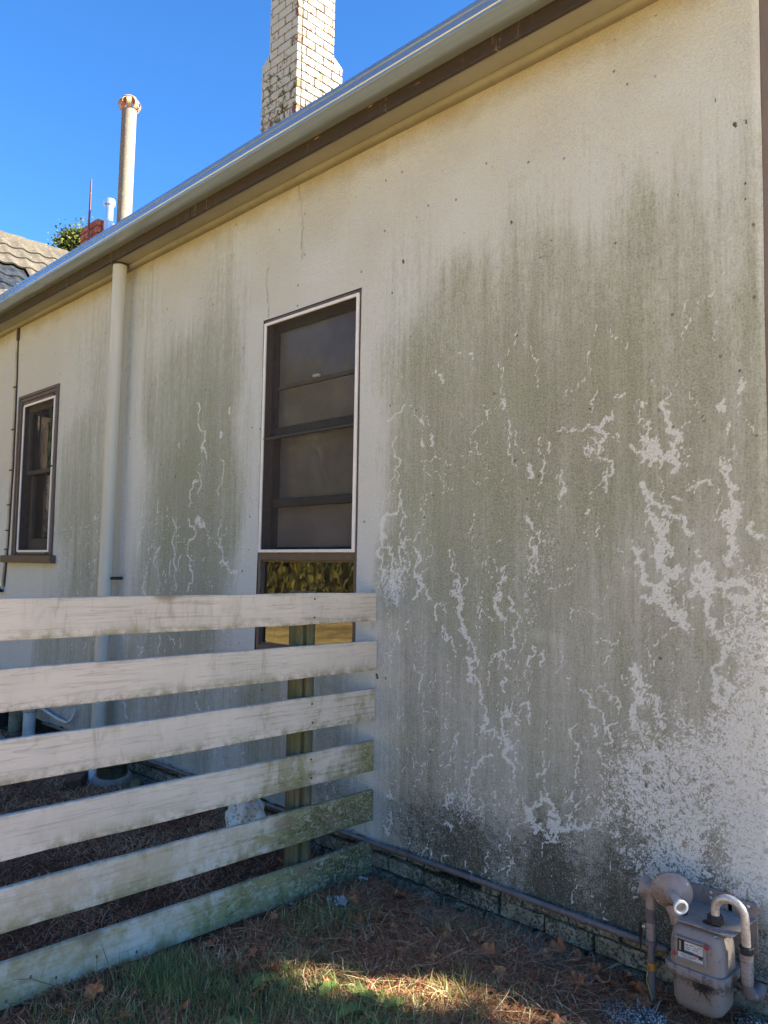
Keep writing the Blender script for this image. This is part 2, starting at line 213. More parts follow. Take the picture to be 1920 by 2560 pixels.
# ---------------------------------------------------------------- materials
def render_wall_material():
    n = NT('stained_render')
    al, gr, cr, tr, ne, ck = (n.attr(a) for a in ('algae', 'grime', 'cream', 'trail', 'net', 'crack'))
    fleck = n.attr('fleck')
    s1 = n.noise(1, 4, .6, k=(9, 1, .75)); s2 = n.noise(1, 4, .65, k=(38, 1, 2.2)); s3 = n.noise(1, 3, .6, k=(110, 1, 16))
    md = n.noise(24, 5, .7); fi = n.noise(190, 3, .7); bl = n.noise(2.6, 4, .6); gn = n.noise(420, 2, .6)
    c = n.mix(n.step(n.add(cr, n.mul(n.sub(bl, .5), .5)), .05, .95), (.675, .735, .745), (.58, .605, .57))
    c = n.mix(n.step(bl, .3, .7, 0, .25), c, (.63, .61, .565))
    # faint rain streaks on the bare paint
    c = n.mix(n.mul(n.step(s2, .55, .75), n.step(gr, .0, .25, 0, .35)), c, (.33, .32, .28))
    # algae, ragged and streaked downwards
    a = n.add(n.add(al, n.mul(n.sub(s1, .5), .65)), n.add(n.mul(n.sub(s2, .5), .6), n.add(n.mul(n.sub(md, .5), .35), n.mul(n.sub(s3, .5), .5))))
    a = n.mul(n.step(a, -.02, .85, 0, .92), n.step(al, .01, .16))
    ac = n.mix(n.step(bl, .35, .65), (.325, .37, .255), (.355, .385, .305))
    c = n.mix(a, c, ac)
    # grey weathering
    g = n.add(n.add(gr, n.mul(n.sub(md, .5), .5)), n.add(n.mul(n.sub(s1, .5), .3), n.mul(n.sub(fi, .5), .5)))
    c = n.mix(n.step(g, .15, .95, 0, .50), c, (.30, .295, .26))
    # black mould speckle low down
    k = n.add(n.mul(gr, 1.05), n.add(n.mul(n.sub(fi, .5), 1.5), n.add(n.mul(n.sub(md, .5), .9), n.mul(n.sub(s1, .5), .35))))
    c = n.mix(n.step(k, .70, 1.10, 0, .90), c, n.mix(n.step(bl, .4, .6), (.045, .05, .04), (.06, .062, .035)))
    # small white lime specks left in the mould
    lime = n.mul(n.step(n.noise(120, 3, .7, dist=.9), .56, .66), n.step(gr, .5, .85))
    c = n.mix(n.mul(lime, .75), c, (.5, .5, .45))
    # grazed trails: everything green eaten back to the paint
    pale = n.mix(n.step(fi, .3, .7), (.76, .83, .84), (.84, .90, .91))
    t = n.step(n.add(tr, n.mul(n.sub(n.noise(85, 4, .72, dist=1.2), .5), 3.2)), .15, .27)
    c = n.mix(n.mul(t, .88), c, pale)
    # broad grazed area: a network of pale worms with dark islands
    wv = n.vadd(n.pos, n.scale(n.noise(30, 3, .6, color=True), (.03, .03, .03)))
    q = n.add(n.mul(n.noise(30, 3, .6, dist=2.0, vec=wv), .5), n.mul(n.noise(85, 3, .6, dist=1.8, vec=wv), .5))
    th = n.lin(ne, 0, 1, .405, .592)
    nm = n.mul(n.step(n.sub(th, q), -.012, .022), n.step(ne, .02, .12))
    c = n.mix(n.mul(nm, .93), c, pale)
    # cracks, flecks
    c = n.mix(n.step(ck, .1, .8, 0, .3), c, (.13, .11, .085))
    c = n.mix(n.step(n.add(fleck, n.mul(n.sub(n.noise(130, 3, .7), .5), 1.3)), .15, .4, 0, .92), c, (.05, .045, .04))
    v = n.node('ShaderNodeTexVoronoi'); n.put(v.inputs['Vector'], n.pos); v.inputs['Scale'].default_value = 17
    sp = n.mul(n.step(v.outputs['Distance'], .16, .07), n.step(n.node_sep(v.outputs['Color']), .86, .88))
    c = n.mix(n.mul(n.mul(sp, n.step(fi, .35, .5)), .8), c, (.07, .06, .05))
    pit = n.step(n.noise(150, 2, .5), .72, .78, 0, .35)
    c = n.mix(pit, c, (.12, .115, .1))
    # darkened grain in the pits of the render
    c = n.mix(n.mul(n.step(gn, .52, .72), n.add(.12, n.mul(a, .4))), c, (.12, .12, .1))
    zt = n.xyz()[2]; st = n.mul(n.step(n.add(zt, n.mul(n.sub(n.noise(5, 4, .7), .5), .30)), 3.55, 3.76), .6)
    c = n.mix(st, c, (.36, .27, .15))
    gr2 = n.noise(115, 3, .7); c = n.mix(n.mul(n.step(gr2, .50, .66), n.add(.14, n.mul(a, .42))), c, (.16, .16, .13))
    c = n.mix(n.mul(n.step(gr2, .46, .34), .16), c, (.9, .9, .86))
    h = n.add(n.mul(n.noise(95, 4, .7), 1.6), n.add(n.mul(gn, .45), n.mul(n.noise(34, 3, .6), .9)))
    h = n.add(h, n.mul(ck, -1.2))
    n.bump(h, 1.0, .0060)
    return n.set(c, .92, spec=.25)
def _sep(s, col):
    q = s.node('ShaderNodeSeparateColor'); s.put(q.inputs[0], col); return q.outputs[0]
NT.node_sep = _sep

def board_material():
    n = NT('painted_board'); x, y, z = n.xyz()[:3]
    oc = n.obj(); r = n.rand()
    off = n.node('ShaderNodeCombineXYZ'); n.put(off.inputs[0], n.mul(r, 37.)); n.put(off.inputs[2], n.mul(r, 11.))
    v = n.vadd(n.pos, off.outputs[0])
    grain = n.noise(1, 4, .6, vec=n.scale(v, (60, 3.2, 95)), dist=.4)
    cath = n.noise(1, 3, .55, vec=n.scale(v, (6, .9, 14)), dist=1.4)
    ring = n.m2('FRACT', n.mul(cath, 9.))
    bl = n.noise(3.2, 4, .6, vec=v); md = n.noise(22, 5, .7, vec=v); fi = n.noise(110, 4, .7, vec=v)
    drip = n.noise(1, 5, .7, vec=n.scale(v, (8, 17, 4.5)), dist=.8)
    c = n.mix(n.step(bl, .3, .7), (.62, .56, .475), (.53, .485, .41))
    c = n.mix(n.mul(n.step(ring, .75, .97), n.step(grain, .35, .65, .0, .45)), c, (.30, .26, .20))
    c = n.mix(n.step(grain, .52, .68, 0, .5), c, (.34, .30, .235))
    c = n.mix(n.mul(n.step(drip, .5, .7, 0, .6), n.step(bl, .40, .6)), c, (.30, .285, .195))
    c = n.mix(n.mul(n.step(z, .75, .12, 0, .92), n.step(n.add(bl, n.mul(n.sub(md, .5), .8)), .3, .6)), c, (.43, .345, .20))  # grime on the low boards, its tint warmed to offset bluish shade light
    # green growth: strongest near the wall end and on the low boards
    near = n.step(y, -1.25, -.12, 0, 1)
    low = n.step(z, 1.1, .35, .12, 1.)
    al = n.add(n.mul(near, low), n.add(n.mul(n.step(z, .60, .10), .40), .12))
    a = n.add(al, n.add(n.mul(n.sub(bl, .5), 1.9), n.add(n.mul(n.sub(drip, .5), 1.0), n.mul(n.sub(md, .5), .9))))
    a = n.add(a, n.mul(n.sub(grain, .5), .9)); c = n.mix(n.step(a, .45, 1.1, 0, .85), c, n.mix(n.step(md, .4, .6), (.125, .13, .035), (.27, .26, .11)))
    k = n.add(n.mul(near, n.step(z, .85, .2, .12, .75)), n.add(n.mul(n.sub(fi, .5), 1.6), n.mul(n.sub(bl, .5), 1.0)))
    c = n.mix(n.step(k, .50, .85, 0, .88), c, (.045, .045, .028))
    fk = n.mul(n.step(n.noise(1, 5, .75, vec=n.scale(v, (30, 22, 40)), dist=1.2), .52, .60), n.step(al, .25, .6))
    c = n.mix(n.mul(fk, .62), c, (.50, .46, .37))
    # dark top and bottom arris stain from object space height
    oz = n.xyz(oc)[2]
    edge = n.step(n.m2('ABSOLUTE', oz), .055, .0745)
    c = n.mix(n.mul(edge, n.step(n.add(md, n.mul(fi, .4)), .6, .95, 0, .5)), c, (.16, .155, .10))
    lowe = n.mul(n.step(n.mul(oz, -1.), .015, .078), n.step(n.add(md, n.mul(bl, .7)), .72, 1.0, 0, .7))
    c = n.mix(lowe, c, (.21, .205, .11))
    kn = n.node('ShaderNodeTexVoronoi'); n.put(kn.inputs['Vector'], n.scale(v, (4.5, 3.2, 6.5))); kn.inputs['Scale'].default_value = 1
    knot = n.mul(n.step(kn.outputs['Distance'], .27, .12), n.step(n.node_sep(kn.outputs['Color']), .60, .64))
    c = n.mix(n.mul(knot, .75), c, (.23, .17, .11))
    n.bump(n.add(n.mul(grain, .8), n.add(n.mul(fi, .5), n.mul(md, .6))), .6, .0016)
    return n.set(c, .8, spec=.3)

def chimney_brick_material():
    n = NT('flaking_white_brick'); x, y, z = n.xyz()[:3]
    r = n.rand()
    br = n.mix(r, (.20, .075, .05), (.13, .055, .042))
    md = n.noise(16, 5, .7); fi = n.noise(55, 4, .7); bl = n.noise(3.4, 3, .6)
    lo = n.step(z, 6.85, 6.5)                                     # the wider base is far more weathered
    rim = n.step(n.m2('ABSOLUTE', n.sub(x, -3.129)), .12, .0, 0, .22)
    w = n.add(n.add(md, n.mul(fi, .55)), n.add(n.mul(lo, .02), n.add(n.mul(n.sub(bl, .5), .35), n.mul(rim, .6))))
    w = n.add(w, n.mul(n.sub(r, .5), .22))
    c = n.mix(n.step(w, .90, 1.02), (.40, .385, .345), br)
    g = n.add(n.mul(n.noise(13, 4, .7, dist=.7), 1.), n.mul(lo, .13))
    c = n.mix(n.mul(n.step(g, .66, .74), n.step(z, 7.1, 6.6)), c, n.mix(fi, (.13, .12, .025), (.05, .045, .02)))
    n.bump(n.add(md, fi), .5, .004)
    return n.set(c, .9)

MAT = {}
MAT['wall'] = render_wall_material()
MAT['board'] = board_material()
MAT['cbrick'] = chimney_brick_material()
MAT['mortar'] = quick('dark_mortar', (.06, .03, .022), (.10, .055, .04), 20, .95, bump=.5)
MAT['redbrick'] = quick('red_brick', (.36, .10, .06), (.28, .085, .055), 12, .9, bump=.4, c=(.40, .30, .25))
MAT['gutter'] = None
def gutter_material():
    n = NT('gutter_paint'); dirt = n.noise(1, 4, .6, k=(1.2, 30, 30)); dr = n.noise(1, 4, .6, k=(30, 30, 2))
    c = n.mix(n.step(dirt, .4, .7), (.33, .395, .455), (.285, .345, .40))
    c = n.mix(n.step(dr, .6, .75, 0, .25), c, (.32, .32, .28))
    return n.set(c, n.lin(dirt, .3, .7, .18, .23), .6, .9)
MAT['gutter'] = gutter_material()
def fascia_material():
    n = NT('brown_fascia_paint')
    dr = n.noise(1, 3, .6, k=(36, 1, 1.5)); b = n.noise(1.3, 2); fi = n.noise(40, 4, .7)
    c = n.mix(n.step(fi, .3, .7), (.026, .018, .020), (.036, .025, .027))
    m = n.mul(n.step(dr, .60, .66), n.mul(n.step(b, .48, .62), n.step(fi, .42, .55)))
    c = n.mix(n.mul(m, .5), c, (.33, .28, .26))
    c = n.mix(n.mul(n.step(n.noise(1, 2, .5, k=(7, 1, 40)), .72, .75), n.step(n.xyz()[2], 3.79, 3.80)), c, (.50, .28, .18))
    n.bump(fi, .2, .001)
    return n.set(c, .55)
MAT['fascia'] = fascia_material()
def soffit_material():
    n = NT('soffit_paint'); md = n.noise(9, 5, .7); x, y, z = n.xyz()[:3]
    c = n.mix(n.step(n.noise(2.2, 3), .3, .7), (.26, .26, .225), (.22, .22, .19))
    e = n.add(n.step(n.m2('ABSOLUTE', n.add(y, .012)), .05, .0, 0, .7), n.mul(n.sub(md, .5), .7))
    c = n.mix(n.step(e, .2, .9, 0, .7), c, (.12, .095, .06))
    return n.set(c, .85)
MAT['soffit'] = soffit_material()
MAT['brown'] = quick('brown_window_paint', (.085, .063, .058), (.105, .08, .072), 18, .55, bump=.25, bsc=70, c=(.14, .115, .1))
MAT['sash'] = quick('grey_brown_sash_paint', (.11, .095, .088), (.14, .12, .112), 10, .6)
MAT['darksash'] = quick('dark_sash_paint', (.035, .032, .036), (.05, .045, .046), 9, .6)
MAT['white_al'] = quick('white_aluminium', (.78, .79, .80), (.70, .71, .72), 12, .35)
MAT['downpipe'] = quick('downpipe_paint', (.54, .545, .49), (.48, .485, .43), 1, .42, k=(6, 6, .8), c=None)
MAT['conduit'] = quick('conduit_paint', (.55, .47, .34), (.40, .34, .25), 7, .6)
MAT['dark'] = quick('black_plastic', (.012, .013, .016), (.022, .022, .024), 20, .5)
MAT['cable'] = quick('dark_cable', (.02, .017, .016), (.035, .03, .028), 20, .6)
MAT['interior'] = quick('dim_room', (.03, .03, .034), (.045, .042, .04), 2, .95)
MAT['blind'] = quick('brown_blind', (.20, .185, .18), (.24, .215, .205), 4, .9)
MAT['gaspipe'] = quick('old_grey_pipe', (.12, .105, .11), (.17, .145, .145), 9, .55, c=(.24, .20, .19), bump=.3)
MAT['regulator'] = quick('taupe_paint', (.27, .215, .19), (.33, .27, .24), 16, .5, bump=.35, bsc=90, c=(.19, .145, .12))
def meter_material():
    n = NT('dirty_meter_paint'); z = n.xyz()[2]; md = n.noise(26, 5, .7); fi = n.noise(90, 4, .7)
    c = n.mix(md, (.24, .20, .18), (.31, .26, .235))
    d = n.add(n.add(md, n.mul(fi, .5)), n.step(n.m2('ABSOLUTE', n.sub(z, .175)), .05, 0, 0, .22))
    c = n.mix(n.step(d, .80, 1.02, 0, .85), c, (.08, .058, .045))
    c = n.mix(n.step(n.noise(1, 4, .6, k=(40, 40, 6)), .6, .72, 0, .4), c, (.15, .10, .07))
    n.bump(fi, .25, .001)
    return n.set(c, .55)
MAT['meter'] = meter_material()
MAT['galv'] = quick('dull_steel', (.50, .47, .44), (.38, .35, .32), 30, .45, .7, c=(.30, .22, .17))
MAT['steel'] = quick('clean_steel', (.75, .76, .78), (.62, .63, .65), 12, .3, .9)
MAT['flexpipe'] = quick('aluminium_hose', (.66, .62, .57), (.50, .44, .39), 26, .42, .45, c=(.30, .22, .17))
MAT['orange'] = quick('orange_tag', (.62, .26, .03), (.5, .2, .03), 20, .6)
MAT['yellowwire'] = quick('yellow_wire', (.62, .58, .12), (.5, .48, .1), 20, .5)
MAT['red'] = quick('red_seal', (.38, .035, .03), (.30, .03, .03), 30, .5)
MAT['label'] = quick('label_white', (.62, .64, .66), (.52, .54, .55), 60, .5)
MAT['ink'] = quick('label_ink', (.05, .055, .07), (.07, .07, .08), 60, .5)
MAT['blueink'] = quick('label_blue', (.03, .06, .12), (.035, .06, .1), 60, .5)
MAT['redink'] = quick('label_red', (.30, .06, .09), (.34, .08, .11), 60, .5)
MAT['flue'] = quick('weathered_cement_pipe', (.17, .145, .125), (.14, .12, .105), 14, .9, bump=.4, bsc=40, c=(.30, .26, .21), k=(3, 3, .6))
MAT['rustmetal'] = quick('rusty_cowl', (.34, .13, .07), (.42, .33, .22), 16, .7, .2, c=(.12, .08, .06))
MAT['pvc'] = quick('white_pvc', (.66, .68, .70), (.55, .56, .56), 14, .4)
MAT['oldpvc'] = quick('dirty_pvc', (.45, .44, .39), (.33, .32, .26), 12, .6, c=(.20, .20, .12))
MAT['clay'] = quick('glazed_clay', (.030, .032, .024), (.06, .065, .045), 10, .5, c=(.10, .11, .07))
MAT['bed'] = quick('pale_cement', (.30, .29, .25), (.22, .21, .185), 14, .9, bump=.5)
MAT['darkbrick'] = quick('mossy_red_brick', (.12, .045, .03), (.07, .04, .028), 14, .9, bump=.5, c=(.16, .14, .1))
MAT['whitestone'] = quick('whitewashed_stone', (.85, .85, .80), (.66, .64, .55), 14, .9, bump=.8, bsc=30, bdist=.006, c=(.24, .23, .15))
MAT['greystone'] = quick('grey_concrete_lump', (.24, .24, .22), (.40, .40, .37), 70, .95, bump=1, bsc=110, bdist=.006, c=(.12, .115, .10))
MAT['plastic'] = quick('torn_plastic', (.44, .44, .43), (.32, .32, .31), 40, .4)
def foundation_material():
    n = NT('mossy_foundation_brick'); md = n.noise(17, 5, .72); fi = n.noise(80, 4, .7); bl = n.noise(3, 3)
    c = n.mix(n.rand(), (.28, .245, .175), (.22, .195, .145))
    c = n.mix(n.step(md, .42, .62, 0, .8), c, (.47, .42, .31))
    c = n.mix(n.step(n.add(fi, n.mul(bl, .5)), .70, .86, 0, .9), c, (.035, .036, .028))
    c = n.mix(n.step(n.noise(7, 4, .7), .58, .7, 0, .5), c, (.10, .115, .05))
    n.bump(n.add(md, n.mul(fi, .6)), .8, .006)
    return n.set(c, .95)
MAT['found'] = foundation_material()
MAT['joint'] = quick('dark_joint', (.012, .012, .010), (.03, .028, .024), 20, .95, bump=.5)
def post_material():
    n = NT('green_log'); md = n.noise(1, 5, .7, k=(60, 60, 5)); bl = n.noise(5, 4)
    c = n.mix(n.step(md, .35, .65), (.075, .07, .04), (.14, .13, .08))
    c = n.mix(n.step(bl, .45, .62, 0, .7), c, (.085, .095, .035))
    c = n.mix(n.step(md, .62, .7, 0, .8), c, (.02, .022, .014))
    n.bump(md, .7, .004); return n.set(c, .9)
MAT['post'] = post_material()
MAT['nail'] = quick('rusty_nail', (.03, .02, .016), (.05, .03, .02), 40, .7)
MAT['corr'] = quick('roof_sheet', (.30, .31, .31), (.25, .26, .26), 6, .5)
MAT['side'] = quick('brown_render', (.17, .125, .10), (.14, .105, .085), 6, .9, bump=.8, bsc=120, bdist=.004)
def tile_material():
    n = NT('concrete_tile'); md = n.noise(5, 5, .7); fi = n.noise(24, 4, .7); r = n.rand()
    c = n.mix(r, (.055, .044, .036), (.040, .032, .027))
    c = n.mix(n.step(md, .45, .65, 0, .7), c, (.075, .06, .048))
    c = n.mix(n.step(fi, .6, .68, 0, .7), c, (.24, .22, .18))
    n.bump(fi, .5, .01); return n.set(c, .9)
MAT['tile'] = tile_material()
MAT['blacktile'] = quick('black_sarking', (.010, .012, .016), (.03, .033, .04), 9, .35)
def glass_material(name, tint, alpha, ior=1.6, dcol=(.25, .25, .24, 1)):
    n = NT(name); t = n.t
    fr = n.node('ShaderNodeFresnel'); fr.inputs['IOR'].default_value = ior
    gl = n.node('ShaderNodeBsdfGlossy'); gl.inputs['Roughness'].default_value = .012; gl.inputs['Color'].default_value = (1, 1, 1, 1)
    tp = n.node('ShaderNodeBsdfTransparent'); tp.inputs['Color'].default_value = (*tint, 1)
    df = n.node('ShaderNodeBsdfDiffuse'); df.inputs['Color'].default_value = dcol
    m0 = n.node('ShaderNodeMixShader'); n.put(m0.inputs[0], n.step(n.noise(3, 4, .6), .3, .75, alpha * .75, alpha * 1.2))
    t.links.new(tp.outputs[0], m0.inputs[1]); t.links.new(df.outputs[0], m0.inputs[2])
    m1 = n.node('ShaderNodeMixShader'); t.links.new(fr.outputs[0], m1.inputs[0])
    t.links.new(m0.outputs[0], m1.inputs[1]); t.links.new(gl.outputs[0], m1.inputs[2])
    t.links.new(m1.outputs[0], n.out.inputs['Surface'])
    bp = n.node('ShaderNodeBump'); bp.inputs['Strength'].default_value = .06; bp.inputs['Distance'].default_value = .01
    n.put(bp.inputs['Height'], n.noise(5, 2)); t.links.new(bp.outputs[0], gl.inputs['Normal'])
    return n.m
MAT['glass'] = glass_material('window_glass', (.9, .92, .92), .05)
MAT['dustyglass'] = glass_material('dusty_glass', (.6, .6, .6), .66, 1.40, (.31, .31, .305, 1))
def screen_material():
    n = NT('fly_screen_mesh'); t = n.t
    df = n.node('ShaderNodeBsdfDiffuse'); tp = n.node('ShaderNodeBsdfTransparent'); mx = n.node('ShaderNodeMixShader')
    dust = n.noise(6, 5, .7); sc = n.noise(1, 3, .6, k=(50, 1, 9), dist=1.)
    n.put(df.inputs['Color'], n.mix(n.mul(n.step(dust, .40, .8), .5), (.05, .048, .05), (.11, .105, .098)))
    n.put(mx.inputs[0], n.add(n.step(n.noise(2.2, 4, .6), .3, .8, .36, .48), n.mul(n.step(sc, .7, .78), .15)))
    t.links.new(tp.outputs[0], mx.inputs[1]); t.links.new(df.outputs[0], mx.inputs[2]); t.links.new(mx.outputs[0], n.out.inputs['Surface'])
    return n.m
MAT['screen'] = screen_material()
def curtain_material():
    n = NT('lace_curtain'); t = n.t
    df = n.node('ShaderNodeBsdfDiffuse'); df.inputs['Color'].default_value = (.55, .57, .62, 1)
    tp = n.node('ShaderNodeBsdfTransparent'); mx = n.node('ShaderNodeMixShader')
    n.put(mx.inputs[0], n.step(n.noise(28, 3, .6, dist=1.5), .4, .6, .35, .8))
    t.links.new(tp.outputs[0], mx.inputs[1]); t.links.new(df.outputs[0], mx.inputs[2]); t.links.new(mx.outputs[0], n.out.inputs['Surface'])
    return n.m
MAT['curtain'] = curtain_material()
def blade_material(name, c0, c1, c2, trans=.25):
    n = NT(name); t = n.attr('tint'); h = n.attr('along')
    c = n.mix(n.step(t, 0, .5), c0, c1); c = n.mix(n.step(t, .5, 1), c, c2)
    n.set(c, .7, spec=.25)
    tr = n.node('ShaderNodeBsdfTranslucent'); n.put(tr.inputs['Color'], c); mx = n.node('ShaderNodeMixShader'); mx.inputs[0].default_value = trans
    n.t.links.new(n.b.outputs[0], mx.inputs[1]); n.t.links.new(tr.outputs[0], mx.inputs[2]); n.t.links.new(mx.outputs[0], n.out.inputs['Surface'])
    return n.m
MAT['dry'] = blade_material('dead_grass', (.25, .10, .055), (.48, .24, .13), (.84, .66, .41))
MAT['mulch'] = blade_material('pine_litter', (.14, .06, .034), (.31, .145, .078), (.58, .38, .23), .1)
MAT['green'] = blade_material('green_grass', (.12, .165, .055), (.24, .27, .10), (.50, .45, .22), .3)
MAT['straw'] = blade_material('bleached_straw', (.24, .2, .15), (.38, .34, .27), (.5, .46, .38))
MAT['leaf'] = quick('dead_leaf_brown', (.34, .11, .045), (.46, .19, .08), 40, .8, c=(.17, .06, .028))
def weed_material():
    n = NT('weed_leaf'); md = n.noise(30, 4, .6)
    c = n.mix(md, (.11, .19, .05), (.26, .33, .10)); n.set(c, .5)
    tr = n.node('ShaderNodeBsdfTranslucent'); n.put(tr.inputs['Color'], c); mx = n.node('ShaderNodeMixShader'); mx.inputs[0].default_value = .3
    n.t.links.new(n.b.outputs[0], mx.inputs[1]); n.t.links.new(tr.outputs[0], mx.inputs[2]); n.t.links.new(mx.outputs[0], n.out.inputs['Surface'])
    n.bump(md, .3, .002); return n.m
MAT['weed'] = weed_material()
MAT['stem'] = quick('dry_stem', (.12, .13, .05), (.17, .13, .07), 30, .8)
MAT['bark'] = quick('bark', (.085, .06, .045), (.14, .105, .08), 4, .95, bump=.8, bsc=14, bdist=.02, k=(3, 3, .6))
MAT['foliage'] = blade_material('tree_foliage', (.045, .07, .02), (.09, .12, .035), (.20, .19, .05), .3)
MAT['willow'] = blade_material('willow_foliage', (.06, .06, .016), (.17, .145, .035), (.40, .30, .07), .35)
def ground_material():
    n = NT('ground_surface'); x, y, z = n.xyz()[:3]
    md = n.noise(14, 5, .7); fi = n.noise(90, 4, .7); bl = n.noise(1.6, 4, .6)
    soil = n.mix(n.step(fi, .35, .65), (.06, .03, .019), (.16, .08, .048))
    dry = n.mix(n.step(md, .35, .65), (.12, .065, .042), (.30, .17, .11))
    near = n.mix(n.step(n.add(x, n.mul(n.sub(bl, .5), .3)), .05, .4), soil, dry)
    lawn = n.mix(n.step(n.noise(.6, 5, .7), .35, .65), (.28, .18, .06), (.70, .47, .17))
    lawn = n.mix(n.step(n.noise(12, 4, .7), .5, .7, 0, .6), lawn, (.16, .17, .06))
    lawn = n.mix(n.step(n.noise(2.5, 4, .7), .6, .7, 0, .4), lawn, (.30, .14, .06))
    d = n.m2('MAXIMUM', n.m2('ABSOLUTE', n.add(x, 1)), n.m2('ABSOLUTE', n.add(y, 1)))
    c = n.mix(n.step(d, 3.6, 4.8), near, lawn)
    n.bump(n.add(md, fi), .7, .01)
    return n.set(c, .95)
MAT['ground'] = ground_material()

def gravel_material():
    n = NT('concrete_gravel'); v = n.node('ShaderNodeTexVoronoi'); n.put(v.inputs['Vector'], n.pos); v.inputs['Scale'].default_value = 130
    r = n.node_sep(v.outputs['Color']); c = n.mix(r, (.18, .165, .14), (.58, .54, .47)); c = n.mix(n.step(v.outputs['Distance'], .35, .6), c, (.06, .058, .052))
    n.bump(n.mul(v.outputs['Distance'], -1.), 1., .006); return n.set(c, .9)
MAT['greystone'] = gravel_material()
# ---------------------------------------------------------------- value noise for geometry
def vnoise(x, y, s, seed=0):
    rs = np.random.default_rng(seed); g = rs.random((256, 256))
    X = x * s; Y = y * s; i = np.floor(X).astype(int); j = np.floor(Y).astype(int)
    u = X - i; v = Y - j; u = u * u * (3 - 2 * u); v = v * v * (3 - 2 * v)
    a = g[i % 256, j % 256]; b = g[(i+1) % 256, j % 256]; c = g[i % 256, (j+1) % 256]; d = g[(i+1) % 256, (j+1) % 256]
    return a*(1-u)*(1-v) + b*u*(1-v) + c*(1-u)*v + d*u*v
def gh(x, y):                                   # height of the ground
    x = np.asarray(x, float); y = np.asarray(y, float)
    near = np.clip(1.3 - np.maximum(np.abs(x), np.abs(y)) / 6, 0, 1)
    h = (vnoise(x, y, 2.1, 1) - .5) * .05 + (vnoise(x, y, 7, 2) - .5) * .022 + (vnoise(x, y, 24, 3) - .5) * .010
    h = h + .02 * np.clip(-x * 3, 0, 1)
    h = h - .040 * np.exp(-(y / .13) ** 2) * np.clip((1.25 - x) / .25, 0, 1) * np.clip((x + 3) / .5, 0, 1)
    return h * near - .005
# ---------------------------------------------------------------- ground
def ground():
    ax = np.concatenate([[-150, -90, -60, -40, -28, -20, -14, -10], np.arange(-8, 4.0, .035), [4.5, 6, 9, 14, 20, 30, 50, 90, 150]])
    ay = np.concatenate([[-150, -90, -60, -40, -28, -20, -14, -10, -7], np.arange(-4.6, .15, .035), [.5, 2, 5, 9, 14, 20, 30, 50, 90, 150]])
    X, Y = np.meshgrid(ax, ay, indexing='ij'); Z = gh(X, Y)
    nx, ny = X.shape; v = np.stack([X, Y, Z], -1).reshape(-1, 3)
    idx = np.arange(nx * ny).reshape(nx, ny)
    q = np.stack([idx[:-1, :-1], idx[1:, :-1], idx[1:, 1:], idx[:-1, 1:]], -1).reshape(-1, 4)
    me = npmesh('ground', v, q); o = link('ground', me, MAT['ground']); o['kind'] = 'structure'; o['label'] = 'brown earth and lawn'
    me.polygons.foreach_set('use_smooth', [True] * len(me.polygons))
def npmesh(name, v, quads=None, tris=None):
    me = bpy.data.meshes.new(name)
    nq = 0 if quads is None else len(quads); ntr = 0 if tris is None else len(tris)
    me.vertices.add(len(v)); me.vertices.foreach_set('co', np.ascontiguousarray(v, np.float32).ravel())
    lp = [] 
    if nq: lp.append(np.asarray(quads).ravel())
    if ntr: lp.append(np.asarray(tris).ravel())
    lp = np.concatenate(lp).astype(np.int32)
    me.loops.add(len(lp)); me.loops.foreach_set('vertex_index', lp)
    st = np.concatenate([np.arange(nq) * 4, nq * 4 + np.arange(ntr) * 3]).astype(np.int32)
    me.polygons.add(nq + ntr); me.polygons.foreach_set('loop_start', st)
    me.update(calc_edges=True); return me
def fattr(me, name, arr):
    a = me.attributes.new(name, 'FLOAT', 'POINT'); a.data.foreach_set('value', np.ascontiguousarray(arr, np.float32).ravel())
ground()

house = thing('house', 'single storey house with stained cream rendered wall, grey gutter and brick chimneys', 'house', (0, 0, 0))
WTOP, WBOT, XE = 3.757, .148, 1.853
W1 = (-1.030, -.170, .995, 2.976)
W2 = (-4.829, -3.940, 1.545, 3.040)
